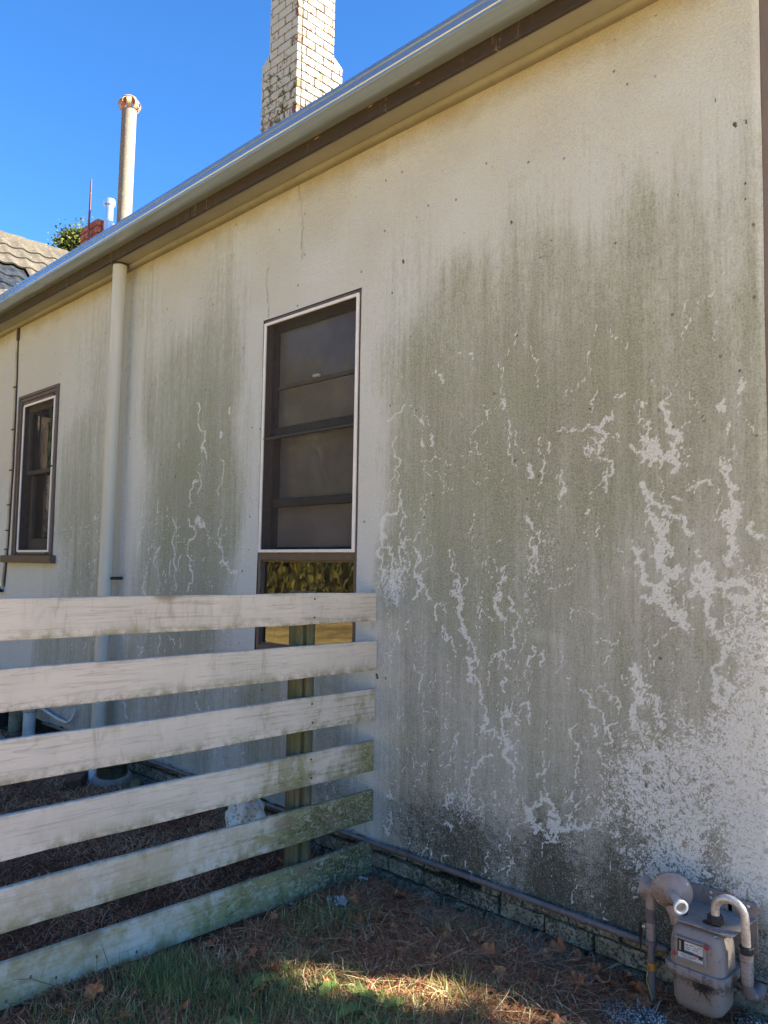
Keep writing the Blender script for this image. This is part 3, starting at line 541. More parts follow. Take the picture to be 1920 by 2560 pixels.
# ---------------------------------------------------------------- the stained wall
def wall():
    def axis(parts, brk):
        a = np.concatenate([np.arange(s, e, d) for s, e, d in parts] + [np.array(brk)])
        a = np.unique(np.round(a, 4)); keep = [a[0]]
        for q in a[1:]:
            if q - keep[-1] < .0035:
                if q in brk: keep[-1] = q
                continue
            keep.append(q)
        return np.array(keep)
    bx = [W1[0], W1[1], W2[0], W2[1], XE, -9.0]; bz = [W1[2], W1[3], W2[2], W2[3], WTOP, WBOT]
    bx = [round(q, 4) for q in bx]; bz = [round(q, 4) for q in bz]
    xs = axis([(-9, -5.2, .2), (-5.2, -2.6, .022), (-2.6, -.2, .0125), (-.2, 1.85, .0072)], bx)
    zs = axis([(WBOT, 2.4, .0085), (2.4, WTOP, .014)], bz)
    X, Z = np.meshgrid(xs, zs, indexing='ij'); nx, nz = X.shape
    x = X.ravel(); z = Z.ravel()
    Yo = (vnoise(x, z, 1.1, 11) - .5) * .006 + (vnoise(x, z, 5, 12) - .5) * .003
    e = np.clip((XE - x) / .035, 0, 1); Yo = Yo + (1 - e) ** 2 * .014            # rounded outer corner
    zz = z + np.where(np.abs(z - WBOT) < 1e-3, (vnoise(x, z, 18, 5) - .6) * .022, 0)
    idx = np.arange(nx * nz).reshape(nx, nz)
    q = np.stack([idx[:-1, :-1], idx[1:, :-1], idx[1:, 1:], idx[:-1, 1:]], -1).reshape(-1, 4)
    cx = (X[:-1, :-1] + X[1:, 1:]).ravel() / 2; cz = (Z[:-1, :-1] + Z[1:, 1:]).ravel() / 2
    ok = np.ones(len(q), bool)
    for w_ in (W1, W2): ok &= ~((cx > w_[0]) & (cx < w_[1]) & (cz > w_[2]) & (cz < w_[3]))
    q = q[ok]
    me = npmesh('wall', np.stack([x, Yo, zz], 1), q)
    # smooth stain fields
    P = np.array([(a, b) for a, b, *_ in CTRL]); V = np.array([c[2:] for c in CTRL])
    gx = np.linspace(-9, XE, 420); gz = np.linspace(WBOT, WTOP, 160); GX, GZ = np.meshgrid(gx, gz, indexing='ij')
    acc = np.zeros(GX.shape + (3,)); ws = np.zeros(GX.shape)
    for (a, b), v in zip(P, V):
        sx = .16 if a > -2.7 else .30
        d2 = ((GX - a) / sx) ** 2 + ((GZ - b) / .26) ** 2
        ww = 1 / (d2 + .35) ** 2.2; ws += ww; acc += ww[..., None] * v
    acc /= ws[..., None]
    ix = np.interp(x, gx, np.arange(len(gx))); iz = np.interp(z, gz, np.arange(len(gz)))
    i0 = np.clip(ix.astype(int), 0, len(gx)-2); j0 = np.clip(iz.astype(int), 0, len(gz)-2); fu = (ix-i0)[:, None]; fv = (iz-j0)[:, None]
    B = acc[i0, j0]*(1-fu)*(1-fv) + acc[i0+1, j0]*fu*(1-fv) + acc[i0, j0+1]*(1-fu)*fv + acc[i0+1, j0+1]*fu*fv
    al, gr, cr = B[:, 0].copy(), B[:, 1].copy(), B[:, 2].copy()
    def win(a, b, c, d, s): # 1 inside box, soft
        f = lambda t: 1 / (1 + np.exp(-np.clip(t / s, -30, 30)))
        return f(x-a) * f(b-x) * f(z-c) * f(d-z)
    # paint kept clean beside the window and behind the downpipe; end wall margin
    for (a, b, c, d, s, k) in [(-.19, -.075, .9, 3.1, .020, .95), (-1.19, -1.0, .9, 3.0, .04, .9), (-2.66, -2.5, .9, 3.3, .03, .7), (-4.0, -3.86, 1.2, 3.2, .03, .7), (-6, -4.45, .3, 1.5, .05, .9)]:
        m = win(a, b, c, d, s) * k; al *= 1 - m; gr *= 1 - m * .9
    cr = cr + win(-3.05, -2.745, .75, 3.8, .01) * 1.0
    al = al * (1 - win(-3.05, -2.745, .75, 3.8, .01)) + win(-3.05, -2.745, .1, .75, .03) * .9
    gr = gr + win(-1.0, XE, .05, .42, .05) * .16
    # pale soft halos beside the fence end
    for zc in (1.17, .93, .69, .45, .22):
        m = np.exp(-(((x - .045) / .06) ** 2 + ((z - zc) / .055) ** 2)); al *= 1 - m; gr *= 1 - m * .9
    for (a, b, r_) in [(.93, 1.22, .035), (1.02, 1.205, .03)]:
        m = np.exp(-(((x - a) / r_) ** 2 + ((z - b) / (r_ * .6)) ** 2)); al *= 1 - m; gr *= 1 - m * .9
    fl_ = win(-.06, XE + 1, -1, 2.35, .10) * (.34 + .2 * (vnoise(x, z, 1.7, 77) - .5)) * (1 - .35 * np.clip((x - 1.3) / .5, 0, 1)); al = np.where(x > -.06, np.maximum(al, fl_ * (1 - win(-.3, .0, .2, 3, .02))), al)
    al = np.maximum(al, .6 * np.exp(-(((x - .09) / .12) ** 2 + ((z - 1.46) / .24) ** 2) ** 2)); gr = np.maximum(gr, .3 * np.exp(-(((x - .09) / .12) ** 2 + ((z - 1.46) / .24) ** 2) ** 2))
    lowb = win(.0, 1.42, -1, .50 , .07) * (.62 + .35 * vnoise(x, z, 3.1, 91)); gr = np.maximum(gr, lowb)
    under = win(1.02, XE - .03, -1, 1.55, .06); al = np.maximum(al, under * .42); gr = np.maximum(gr, under * .48)
    al = np.where(al > .5, .5 + (al - .5) * .45, al); al = al + .10 * win(-2.5, XE, -1, 2.45, .15) * (al > .05)
    fattr(me, 'algae', al); fattr(me, 'grime', np.clip(gr, 0, 1.1)); fattr(me, 'cream', np.clip(cr, 0, 1.1))
    # network of grazed paint
    net = np.zeros(len(x)); sel = np.where((x > 1.0) & (z < 1.75))[0]; px, pz = x[sel], z[sel]
    ins = np.zeros(len(sel), bool); dm = np.full(len(sel), 9.)
    n = len(NET)
    for i in range(n):
        (x1, z1), (x2, z2) = NET[i], NET[(i+1) % n]
        t = np.clip(((px-x1)*(x2-x1) + (pz-z1)*(z2-z1)) / ((x2-x1)**2 + (z2-z1)**2), 0, 1)
        dm = np.minimum(dm, np.hypot(px-x1-t*(x2-x1), pz-z1-t*(z2-z1)))
        cond = ((z1 > pz) != (z2 > pz)) & (px < (x2-x1)*(pz-z1)/(z2-z1+1e-12) + x1); ins ^= cond
    sd_ = np.where(ins, dm, -dm) + (vnoise(px, pz, 22, 21) - .5) * .07
    nv = np.clip(.34 + sd_ / .16, 0, 1) * .72 + np.clip((px - 1.64) / .16, 0, 1) * .22 * (pz < 1.3)
    nv = nv * np.clip((sd_ + .035) / .03, 0, 1)
    hole = np.exp(-(((px-1.66)/.05)**2 + ((pz-.52)/.09)**2)) + np.exp(-(((px-1.30)/.05)**2 + ((pz-.60)/.03)**2)) * .5
    nv = nv * (1 - np.clip(hole, 0, 1) * .8) * np.clip((pz - .27) / .12, 0, 1)
    net[sel] = nv
    # tangles of fine worms in a few spots
    for (a, b, c, d, k) in TANGLES:
        m = np.exp(-(((x-a)/c)**2 + ((z-b)/d)**2) ** 1.5) * k; net = np.maximum(net, m)
    fattr(me, 'net', net)
    # trails, cracks, flecks as signed fields
    tr = np.full(nx * nz, -1.).reshape(nx, nz); ck = np.full((nx, nz), -1.); fl = np.full((nx, nz), -1.)
    def seg(Fd, a, b, wd):
        r = wd * 2.2
        i0, i1 = np.searchsorted(xs, (min(a[0], b[0]) - r, max(a[0], b[0]) + r)); j0, j1 = np.searchsorted(zs, (min(a[1], b[1]) - r, max(a[1], b[1]) + r))
        if i1 <= i0 or j1 <= j0: return
        gx_, gz_ = X[i0:i1, j0:j1], Z[i0:i1, j0:j1]; dx, dz = b[0]-a[0], b[1]-a[1]; L = dx*dx + dz*dz + 1e-12
        t = np.clip(((gx_-a[0])*dx + (gz_-a[1])*dz) / L, 0, 1); D = np.hypot(gx_-a[0]-t*dx, gz_-a[1]-t*dz)
        Fd[i0:i1, j0:j1] = np.maximum(Fd[i0:i1, j0:j1], 1 - D / wd)
    rs = random.Random(5)
    def wiggle(pts, amp, k=3):
        for _ in range(k):
            o = [pts[0]]
            for a, b in zip(pts, pts[1:]):
                L = math.hypot(b[0]-a[0], b[1]-a[1]); s = rs.uniform(-1, 1) * L * amp; nx_, nz_ = -(b[1]-a[1])/(L+1e-9), (b[0]-a[0])/(L+1e-9)
                o += [((a[0]+b[0])/2 + nx_*s, (a[1]+b[1])/2 + nz_*s), b]
            pts = o
        return pts
    def trail(wmm, pts, amp=.42, k=3, body=True):
        P_ = wiggle(pts, amp, k); wd = wmm * .00115 if wmm < 13 else (13 + (wmm - 13) * .35) * .00115
        for a, b in zip(P_, P_[1:]):
            seg(tr, a, b, wd * rs.uniform(.6, 1.35))
        if body:                                # little side shoots
            for a, b in zip(P_, P_[1:]):
                if rs.random() < .22:
                    th = rs.uniform(0, 6.28); L = rs.uniform(.01, .03)
                    seg(tr, a, (a[0]+math.cos(th)*L, a[1]+math.sin(th)*L*1.2), wd * .6)
    for wmm, pts in TRAILS:                     # the broad bodies are bundles of finer worms
        if wmm >= 12 and pts[0][0] > -.2:
            h_ = wmm * .00056
            for _ in range(2 if wmm < 20 else 5):
                q_ = [(u + rs.uniform(-h_, h_), v + rs.uniform(-h_, h_) * 1.5) for u, v in pts]; q_.append((q_[-1][0] + rs.uniform(-h_, h_), q_[-1][1] - rs.uniform(0, h_ * 2)))
                trail(rs.uniform(2.2, 3.7), q_, .6, 3)
            for u, v in pts:
                for _ in range(2): trail(3.5, [(u + rs.uniform(-h_, h_), v), (u + rs.uniform(-3, 3) * h_, v + rs.uniform(-2.5, 2.5) * h_)], .5, 2)
    for wmm, pts in TRAILS:
        if wmm >= 12 and pts[0][0] > -.2: continue
        trail(wmm * (.9 if pts[0][0] > -.2 else 1.05), pts, k=3 if pts[0][0] > -.3 else 2)
    # the rest of the faint small trails wandering down through the algae
    for _ in range(430):
        a = rs.uniform(-.02, 1.8) if rs.random() < .62 else rs.choice([rs.uniform(-2.5, -1.25), rs.uniform(-3.8, -3.0), rs.uniform(-2.5, -.3)])
        b = rs.uniform(.2, 2.6) if a > -.1 else rs.uniform(.3, 1.9)
        if -1.1 < a < -.1 and b > .9: continue
        if a > -.1 and b > 1.9 and rs.random() < .5: continue
        pts = [(a, b)]; th = -math.pi/2
        for k in range(rs.randint(2, 6)):
            th = th * .5 - math.pi/4 + rs.uniform(-1.3, 1.3); L = rs.uniform(.015, .05)
            pts.append((pts[-1][0] + math.cos(th) * L, pts[-1][1] + math.sin(th) * L * 1.3))
        trail(rs.uniform(1.4, 2.8) * (1 if a > -.2 else 1.3), pts, .45, 2, False)
    for c in CRACKS:
        P_ = wiggle(c, .12, 3)
        for a, b in zip(P_, P_[1:]): seg(ck, a, b, .006 if c[0][0] > -.9 else .007)
    for a, b, r_ in SPOTS:
        s = .0013 * r_ * (1 if a > -.5 else 1.5); seg(fl, (a - s*.3, b + s*.5), (a + s*.2, b - s*.6), s * .8)
    for _ in range(55):
        a = rs.uniform(-5, 1.8); b = rs.uniform(2.0, 3.7) if rs.random() < .8 else rs.uniform(.4, 2); s = rs.uniform(.003, .008) * (1 if a > -.5 else 1.5)
        seg(fl, (a, b), (a + rs.uniform(-s, s), b - s), s * .7)
    fattr(me, 'trail', tr); fattr(me, 'crack', ck); fattr(me, 'fleck', fl)
    me.polygons.foreach_set('use_smooth', [True] * len(me.polygons))
    link('wall', me, MAT['wall'], house)
TANGLES = [(.085, 1.425, .085, .10, .72), (1.205, 1.985, .055, .055, .42), (.60, .46, .09, .07, .38), (.90, 1.40, .035, .20, .25), (.98, 1.55, .04, .2, .2), (.82, .52, .07, .10, .25), (.72, .50, .05, .08, .3)]
wall()
# body of the wall behind the skin, reveals
m = MB()
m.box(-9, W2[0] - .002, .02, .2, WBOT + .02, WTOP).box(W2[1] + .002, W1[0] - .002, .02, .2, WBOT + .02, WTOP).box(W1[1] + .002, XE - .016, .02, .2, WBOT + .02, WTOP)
for w_ in (W1, W2):
    m.box(w_[0] - .002, w_[1] + .002, .02, .2, w_[3] + .002, WTOP).box(w_[0] - .002, w_[1] + .002, .02, .2, WBOT + .02, w_[2] - .002)
m.build('wall_core', MAT['interior'], house)
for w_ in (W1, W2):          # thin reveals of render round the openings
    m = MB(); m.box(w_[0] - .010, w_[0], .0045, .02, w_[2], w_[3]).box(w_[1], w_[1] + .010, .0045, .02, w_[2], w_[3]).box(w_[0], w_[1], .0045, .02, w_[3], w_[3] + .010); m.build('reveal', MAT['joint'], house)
# end wall that turns the corner
MB().box(XE - .016, XE, .012, 7, 0, WTOP).build('end_wall', MAT['side'], house)
MB().box(-9, XE, 7, 7.2, 0, WTOP).build('back_wall', MAT['side'], house)
# ---------------------------------------------------------------- foundation courses
found = MB().box(-9, .407, .045, .25, -.1, WBOT).box(.635, XE, .045, .25, -.1, WBOT).box(.407, .635, .16, .25, -.1, WBOT).box(.407, .635, .045, .16, -.1, .07).build('foundation', MAT['joint'], house)
def block(x0, x1, z0, z1, y0):
    m_ = MB(); nx_ = 5; rs = RNG
    vs = []; fs = []
    for i in range(nx_ + 1):
        t = i / nx_
        for (yy, zz) in ((.10, z0), (y0, z0), (y0, z1), (.10, z1)):
            j = rs.uniform(-.003, .003, 3) * (1 if yy < .09 else 0); en = .004 if (i in (0, nx_) and yy < .09) else 0
            vs.append((x0 + (x1-x0)*t + j[0], yy + j[1] * 1.6 + en, zz + j[2]))
    for i in range(nx_):
        for k in range(4):
            a = i*4+k; b = i*4+(k+1) % 4; fs.append((a, b, b+4, a+4))
    fs += [(0, 1, 2, 3), tuple(nx_*4 + k for k in (3, 2, 1, 0))]
    m_.add(vs, fs); return m_
for (xs_, z0, z1, y0) in [([-3.6, -3.25, -2.9, -2.5, -2.14, -1.86, -1.52, -1.20, -.93, -.62, -.38, -.16, .075, .192, .305, .407], .099, .139, .012), ([.635, .74, .851, 1.072, 1.296, 1.52, 1.66, XE], .092, .134, .012),
                      ([-3.6, -3.1, -2.62, -2.2, -1.75, -1.35, -.95, -.55, -.2, .078, .303, .523, .738, .963, 1.184, 1.42, 1.65, XE], .022, .090, .006),
                      ([-3.4, -2.9, -2.5, -2.0, -1.5, -1.0, -.4, .02, .19, .42, .66, .905, 1.15, 1.4, 1.65, XE], -.055, .013, .002)]:
    for a, b in zip(xs_, xs_[1:]):
        if z0 > .05 and .5 > (a + b) / 2 > .41 : continue
        g = .007
        block(a + g, b - g, z0 + .002 + RNG.uniform(-.002, .002), z1 - .003 + RNG.uniform(-.003, .002), y0 + RNG.uniform(-.004, .004)).build('foundation_brick', MAT['found'], found)
# ---------------------------------------------------------------- eaves
MB().box(-9, 2.0, -.150, .2, WTOP + .001, WTOP + .012).build('soffit', MAT['soffit'], house)
MB().extrude_x([(-.001, 3.7575), (-.040, 3.7575), (-.043, 3.750), (-.038, 3.738), (-.022, 3.728), (-.001, 3.726)], -9, 1.99).build('soffit_bead', MAT['soffit'], house, smooth=50)
GX_ = -3.808; FX_ = -1.631
for a, b in ((-9, FX_ - .0025), (FX_ + .0025, 2.0)):
    MB().box(a, b, -.172, -.150, 3.7485, 3.905).build('fascia_board', MAT['fascia'], house, bevel=.002)
gp = [(-.174, 3.821), (-.176, 3.816), (-.288, 3.817), (-.297, 3.820), (-.300, 3.827), (-.299, 3.838), (-.2945, 3.841), (-.2935, 3.845), (-.297, 3.850), (-.290, 3.884), (-.286, 3.888), (-.285, 3.892), (-.288, 3.898), (-.284, 3.916), (-.282, 3.924), (-.277, 3.928), (-.271, 3.926),
      (-.270, 3.920), (-.276, 3.914), (-.280, 3.892), (-.288, 3.845), (-.284, 3.824), (-.180, 3.823), (-.180, 3.900), (-.174, 3.900)]
for a, b in ((-9, GX_ - .0015), (GX_ + .0015, 2.02)):
    MB().extrude_x(gp, a, b).build('gutter', MAT['gutter'], house, smooth=28)
m = MB()
m.extrude_x([(y + .003 if y > -.2 else y + .002, z + .002) for y, z in gp[:17]] + [(-.18, 3.90)], GX_ - .02, GX_ + .02); m.build('gutter_joiner', MAT['gutter'], house, smooth=28)
# roof sheet, ridge at y = 3.6, and its far slope
m = MB()
def roofz(y): return 3.915 + (y + .25) * .40
n_ = 130
for k in range(n_):
    x0 = -9 + k * 11.05 / n_; x1 = x0 + 11.05 / n_; xm = (x0 + x1) / 2
    m.add([(x0, -.235, roofz(-.235)), (xm, -.235, roofz(-.235) + .016), (x1, -.235, roofz(-.235)), (x0, 3.6, roofz(3.6)), (xm, 3.6, roofz(3.6) + .016), (x1, 3.6, roofz(3.6))], [(0, 1, 4, 3), (1, 2, 5, 4)])
m.add([(-9, 3.6, roofz(3.6)), (2.05, 3.6, roofz(3.6)), (2.05, 7.4, 3.9), (-9, 7.4, 3.9)], [(0, 1, 2, 3)])
m.build('roof', MAT['corr'], house)
MB().add([(XE, 0, WTOP), (XE, 3.6, roofz(3.6) - .06), (XE, 7.2, WTOP), (XE - .05, 0, WTOP), (XE - .05, 3.6, roofz(3.6) - .06), (XE - .05, 7.2, WTOP)], [(0, 2, 1), (3, 4, 5), (0, 1, 4, 3), (1, 2, 5, 4), (2, 0, 3, 5)]).build('gable', MAT['side'], house)
# ---------------------------------------------------------------- downpipe
DX, DY, DR = -2.745, -.098, .052
dp = MB().tube([(DX + .02, DY, 3.80), (DX + .018, DY, 3.5), (DX - .012, DY, .9), (DX - .02, DY, .10)], DR, 28).build('downpipe', MAT['downpipe'], house, smooth=40)
MB().lathe((DX + .02, DY, 3.735), (0, 0, 1), [(0, DR + .001), (0, DR + .010), (.008, DR + .010), (.018, DR + .002)]).build('pipe_collar', MAT['darksash'], dp, smooth=40)
MB().lathe((DX - .008, DY, 1.365), (0, 0, 1), [(0, DR + .0005), (.001, DR + .0035), (.024, DR + .0035), (.025, DR + .0005)]).build('pipe_band', MAT['downpipe'], dp, smooth=40)
MB().box(DX + .035, DX + .075, DY + .01, -.002, 1.366, 1.388).build('pipe_bracket', MAT['cable'], dp, bevel=.004)
# ---------------------------------------------------------------- nearer window
win = None
def frame4(m_, x0, x1, z0, z1, t, y0, y1):
    m_.box(x0, x0 + t, y0, y1, z0, z1).box(x1 - t, x1, y0, y1, z0, z1).box(x0 + t, x1 - t, y0, y1, z0, z0 + t).box(x0 + t, x1 - t, y0, y1, z1 - t, z1); return m_
def window_one():
    x0, x1, z0, z1 = W1
    g = .002
    fr = MB(); fr.box(x0 + g, x0 + .030, .004, .11, z0 + g, z1 - g).box(x1 - .030, x1 - g, .004, .11, z0 + g, z1 - g).box(x0 + .030, x1 - .030, .004, .11, z1 - .032, z1 - g).box(x0 + .030, x1 - .030, .004, .11, z0 + g, z0 + .034).box(x0 + .030, x1 - .030, .004, .11, 1.522, 1.570)
    wn = fr.build('window', MAT['brown'], house, bevel=.002)
    wn['label'] = 'tall window with fly screen over its upper part'
    sc = frame4(MB(), -1.013, -.187, 1.566, 2.951, .017, -.010, .003).build('screen_frame', MAT['white_al'], wn, bevel=.0015)
    MB().box(-.996, -.204, -.006, .002, 2.236, 2.250).build('screen_bar', MAT['darksash'], wn, bevel=.003)
    MB().add([(-.998, -.002, 1.58), (-.202, -.002, 1.58), (-.202, -.002, 2.935), (-.998, -.002, 2.935)], [(0, 1, 2, 3)]).build('fly_screen', MAT['screen'], wn)
    s = MB(); yA, yB = .052, .085
    s.box(-1.0, -.955, yA, yB, 2.285, 2.946).box(-.245, -.2, yA, yB, 2.285, 2.946).box(-.955, -.245, yA, yB, 2.90, 2.946).box(-.955, -.245, yA - .012, yB, 2.255, 2.310)
    us = s.build('upper_sash', MAT['darksash'], wn, bevel=.003)
    MB().box(-.955, -.245, .062, .084, 2.545, 2.566).build('glazing_bar', MAT['sash'], us, bevel=.003)
    MB().add([(-.96, .075, 2.30), (-.24, .075, 2.30), (-.24, .075, 2.91), (-.96, .075, 2.91)], [(0, 1, 2, 3)]).build('pane', MAT['dustyglass'], us)
    MB().box(-.612, -.560, .040, .062, 2.568, 2.584).build('latch', MAT['white_al'], us, bevel=.004)
    s = MB(); s.box(-1.0, -.955, yA + .02, yB + .02, 1.60, 2.285).box(-.245, -.2, yA + .02, yB + .02, 1.60, 2.285).box(-.955, -.245, yA, yB + .02, 1.836, 1.884)
    ls = s.build('lower_sash', MAT['darksash'], wn, bevel=.003)
    MB().add([(-.96, .095, 1.88), (-.24, .095, 1.88), (-.24, .095, 2.26), (-.96, .095, 2.26)], [(0, 1, 2, 3)]).build('pane', MAT['dustyglass'], ls)
    MB().box(-.955, -.245, .088, .100, 1.600, 1.836).build('blind_panel', MAT['blind'], wn)
    MB().add([(-1.0, .03, 1.03), (-.2, .03, 1.03), (-.2, .03, 1.523), (-1.0, .03, 1.523)], [(0, 1, 2, 3)]).build('pane', MAT['glass'], wn)
    frame4(MB(), -1.0, -.2, 1.029, 1.522, .010, .018, .034).build('glazing_bead', MAT['brown'], wn)
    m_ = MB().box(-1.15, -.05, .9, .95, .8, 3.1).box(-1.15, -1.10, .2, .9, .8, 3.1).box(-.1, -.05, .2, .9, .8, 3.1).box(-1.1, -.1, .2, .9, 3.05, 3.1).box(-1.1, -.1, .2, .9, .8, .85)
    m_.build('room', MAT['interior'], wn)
    MB().box(-.97, -.23, .125, .130, 1.86, 2.93).build('inner_blind', MAT['blind'], wn)
window_one()
def window_two():
    x0, x1, z0, z1 = W2; g = .002
    fr = MB()
    for (t0, t1, ya) in ((g, .030, -.016), (.030, .062, -.008), (.062, .098, .002)):
        fr.box(x0 + t0, x0 + t1, ya, .10, z0 + g, z1 - t0).box(x1 - t1, x1 - t0, ya, .10, z0 + g, z1 - t0).box(x0 + t1, x1 - t1, ya, .10, z1 - t1, z1 - t0)
    fr.box(x0 + .098, x1 - .098, .002, .10, z0 + g, z0 + .03)
    wn = fr.build('window', MAT['brown'], house, bevel=.003)
    wn['label'] = 'narrow sash window with brown moulded frame and lace curtain'
    MB().box(-4.985, -3.865, -.055, .0, 1.477, 1.543).build('window_sill', MAT['brown'], wn, bevel=.004)
    frame4(MB(), -4.702, -4.006, 1.572, 2.942, .020, -.014, -.001).build('screen_frame', MAT['white_al'], wn, bevel=.002)
    MB().add([(-4.685, -.006, 1.59), (-4.02, -.006, 1.59), (-4.02, -.006, 2.925), (-4.685, -.006, 2.925)], [(0, 1, 2, 3)]).build('fly_screen', MAT['screen'], wn)
    s = MB(); s.box(-4.73, -4.685, .05, .085, 2.29, 2.94).box(-4.06, -4.015, .05, .085, 2.29, 2.94).box(-4.685, -4.06, .05, .085, 2.88, 2.94).box(-4.685, -4.06, .045, .085, 2.288, 2.325)
    us = s.build('upper_sash', MAT['sash'], wn, bevel=.003)
    MB().add([(-4.69, .07, 2.32), (-4.05, .07, 2.32), (-4.05, .07, 2.89), (-4.69, .07, 2.89)], [(0, 1, 2, 3)]).build('pane', MAT['glass'], us)
    s = MB(); s.box(-4.71, -4.65, .09, .125, 1.59, 2.29).box(-4.09, -4.03, .09, .125, 1.59, 2.29).box(-4.65, -4.09, .09, .125, 1.59, 1.70)
    ls = s.build('lower_sash', MAT['sash'], wn, bevel=.003)
    MB().add([(-4.66, .11, 1.69), (-4.08, .11, 1.69), (-4.08, .11, 2.30), (-4.66, .11, 2.30)], [(0, 1, 2, 3)]).build('pane', MAT['glass'], ls)
    n__ = 60; vs = []
    for k in range(n__ + 1):
        t = k / n__
        for zz, xx in ((2.3, -4.56), (1.72, -4.62)): vs.append((xx + t * (-4.05 - xx), .17 + .012 * math.sin(t * 42 + zz), zz))
    MB().add(vs, [(2*k, 2*k+1, 2*k+3, 2*k+2) for k in range(n__)]).build('curtain', MAT['curtain'], wn, smooth=60)
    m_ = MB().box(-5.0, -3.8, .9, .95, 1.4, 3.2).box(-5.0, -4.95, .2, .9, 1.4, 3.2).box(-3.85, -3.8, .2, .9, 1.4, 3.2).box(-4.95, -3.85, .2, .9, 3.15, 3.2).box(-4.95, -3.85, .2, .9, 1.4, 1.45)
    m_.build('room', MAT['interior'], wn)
    for (a, b) in ((-4.70, 2.942), (-4.02, 2.95), (-4.0, 2.32), (-4.69, 1.57), (-4.03, 1.565)):
        MB().box(a - .010, a + .010, -.024, -.014, b - .008, b + .006).build('screen_clip', MAT['dark'], wn)
window_two()
# ---------------------------------------------------------------- cover strip and cable by the far window
cv = MB().tube([(-4.958, -.010, 3.72), (-4.935, -.010, 3.2), (-4.925, -.010, 2.4), (-4.955, -.010, 1.62), (-4.985, -.010, 1.45), (-5.015, -.012, 1.24)], .013, 10).build('cover_strip', MAT['conduit'], house, smooth=60)
MB().tube([(-4.935, -.006, 3.73), (-4.912, -.006, 3.2), (-4.90, -.006, 2.4), (-4.925, -.006, 1.62), (-4.95, -.006, 1.47), (-4.975, -.006, 1.25)], .0075, 8).build('cable', MAT['cable'], cv, smooth=60)
MB().box(-4.965, -4.90, -.02, .0, 3.60, 3.735).build('cable_boot', MAT['fascia'], cv, bevel=.01)
for zz in (3.15, 2.74, 2.35, 2.02, 1.78, 1.60):
    xx = float(np.interp(zz, [1.62, 2.4, 3.2], [-4.955, -4.925, -4.935])); MB().box(xx - .022, xx + .022, -.026, .0, zz - .006, zz + .006).build('cable_clip', MAT['cable'], cv)
t_ = thing('garden_tap', 'black plastic tap fitting at the foot of the cover strip', 'tap', (-5.0, -.03, 1.2))
MB().lathe((-5.01, -.045, 1.195), (0, 0, 1), [(0, .035), (.004, .042), (.022, .042), (.028, .03), (.05, .012)]).build('tap_wheel', MAT['dark'], t_, smooth=40)
MB().tube([(-5.01, -.0, 1.235), (-5.01, -.06, 1.235), (-5.0, -.09, 1.215)], .012, 10).build('spout', MAT['pvc'], t_, smooth=60)
# ---------------------------------------------------------------- chimneys and flues
def brick_mesh(name, lx, ly, lz, bev=.004):
    return MB().box(-lx/2, lx/2, -ly/2, ly/2, -lz/2, lz/2).mesh(name, bevel=bev)
def chimney(label, xc, y0, W_, D_, z0, z1, courseh, mat, mortar, steps=None, name='chimney'):
    # xc: x of the +x face, y0: y of the -y face
    base = MB(); g = .013
    def dims(z): 
        if steps and z < steps[0]: return W_ + steps[1], D_ + steps[1]
        return W_, D_
    nz_ = int(round((z1 - z0) / courseh))
    zs_ = steps[0] if steps else z0
    if steps: base.box(xc - W_ - steps[1] + g, xc - g, y0 + g, y0 + D_ + steps[1] - g, z0 - 1.6, zs_ - g)
    base.box(xc - W_ + g, xc - g, y0 + g, y0 + D_ - g, zs_ - (1.6 if not steps else .05), z1 - g)
    ch = base.build(name, mortar, house); ch['label'] = label
    cache = {}
    bl, bd = .225, .11
    for k in range(nz_):
        zc = z0 + (k + .5) * courseh; W__, D__ = dims(zc)
        hb = courseh - .015
        def lay(a0, a1, first):
            out = []; p = a0; s = first
            while p < a1 - .02:
                e = min(p + s, a1); out.append((p, e)); p = e; s = bl
            return out
        # -y face laid in x from the corner, +x face laid in y from the corner
        for (a, b) in lay(0, W__, bl if k % 2 else bd):
            key = ('x', round(b - a, 3)); 
            if key not in cache: cache[key] = brick_mesh('brick', b - a - .014, .05, hb)
            o = link('brick', cache[key], mat, ch); o.location = (xc - (a + b)/2, y0 + .025 - .001 + RNG.uniform(-.003, .001), zc)
        for (a, b) in lay(0, D__, bd if k % 2 else bl):
            key = ('y', round(b - a, 3))
            if a == 0: a_ = .052
            else: a_ = a
            key = ('y', round(b - a_, 3))
            if key not in cache: cache[key] = brick_mesh('brick', .05, b - a_ - .014, hb)
            o = link('brick', cache[key], mat, ch); o.location = (xc - .025 + RNG.uniform(-.001, .003), y0 + (a_ + b)/2, zc)
    return ch
c1 = chimney('tall chimney of flaking whitewashed brick with lichen', -3.129, 1.88, .480, .485, 5.62, 7.48, .0930, MAT['cbrick'], MAT['mortar'], steps=(6.736, .122))
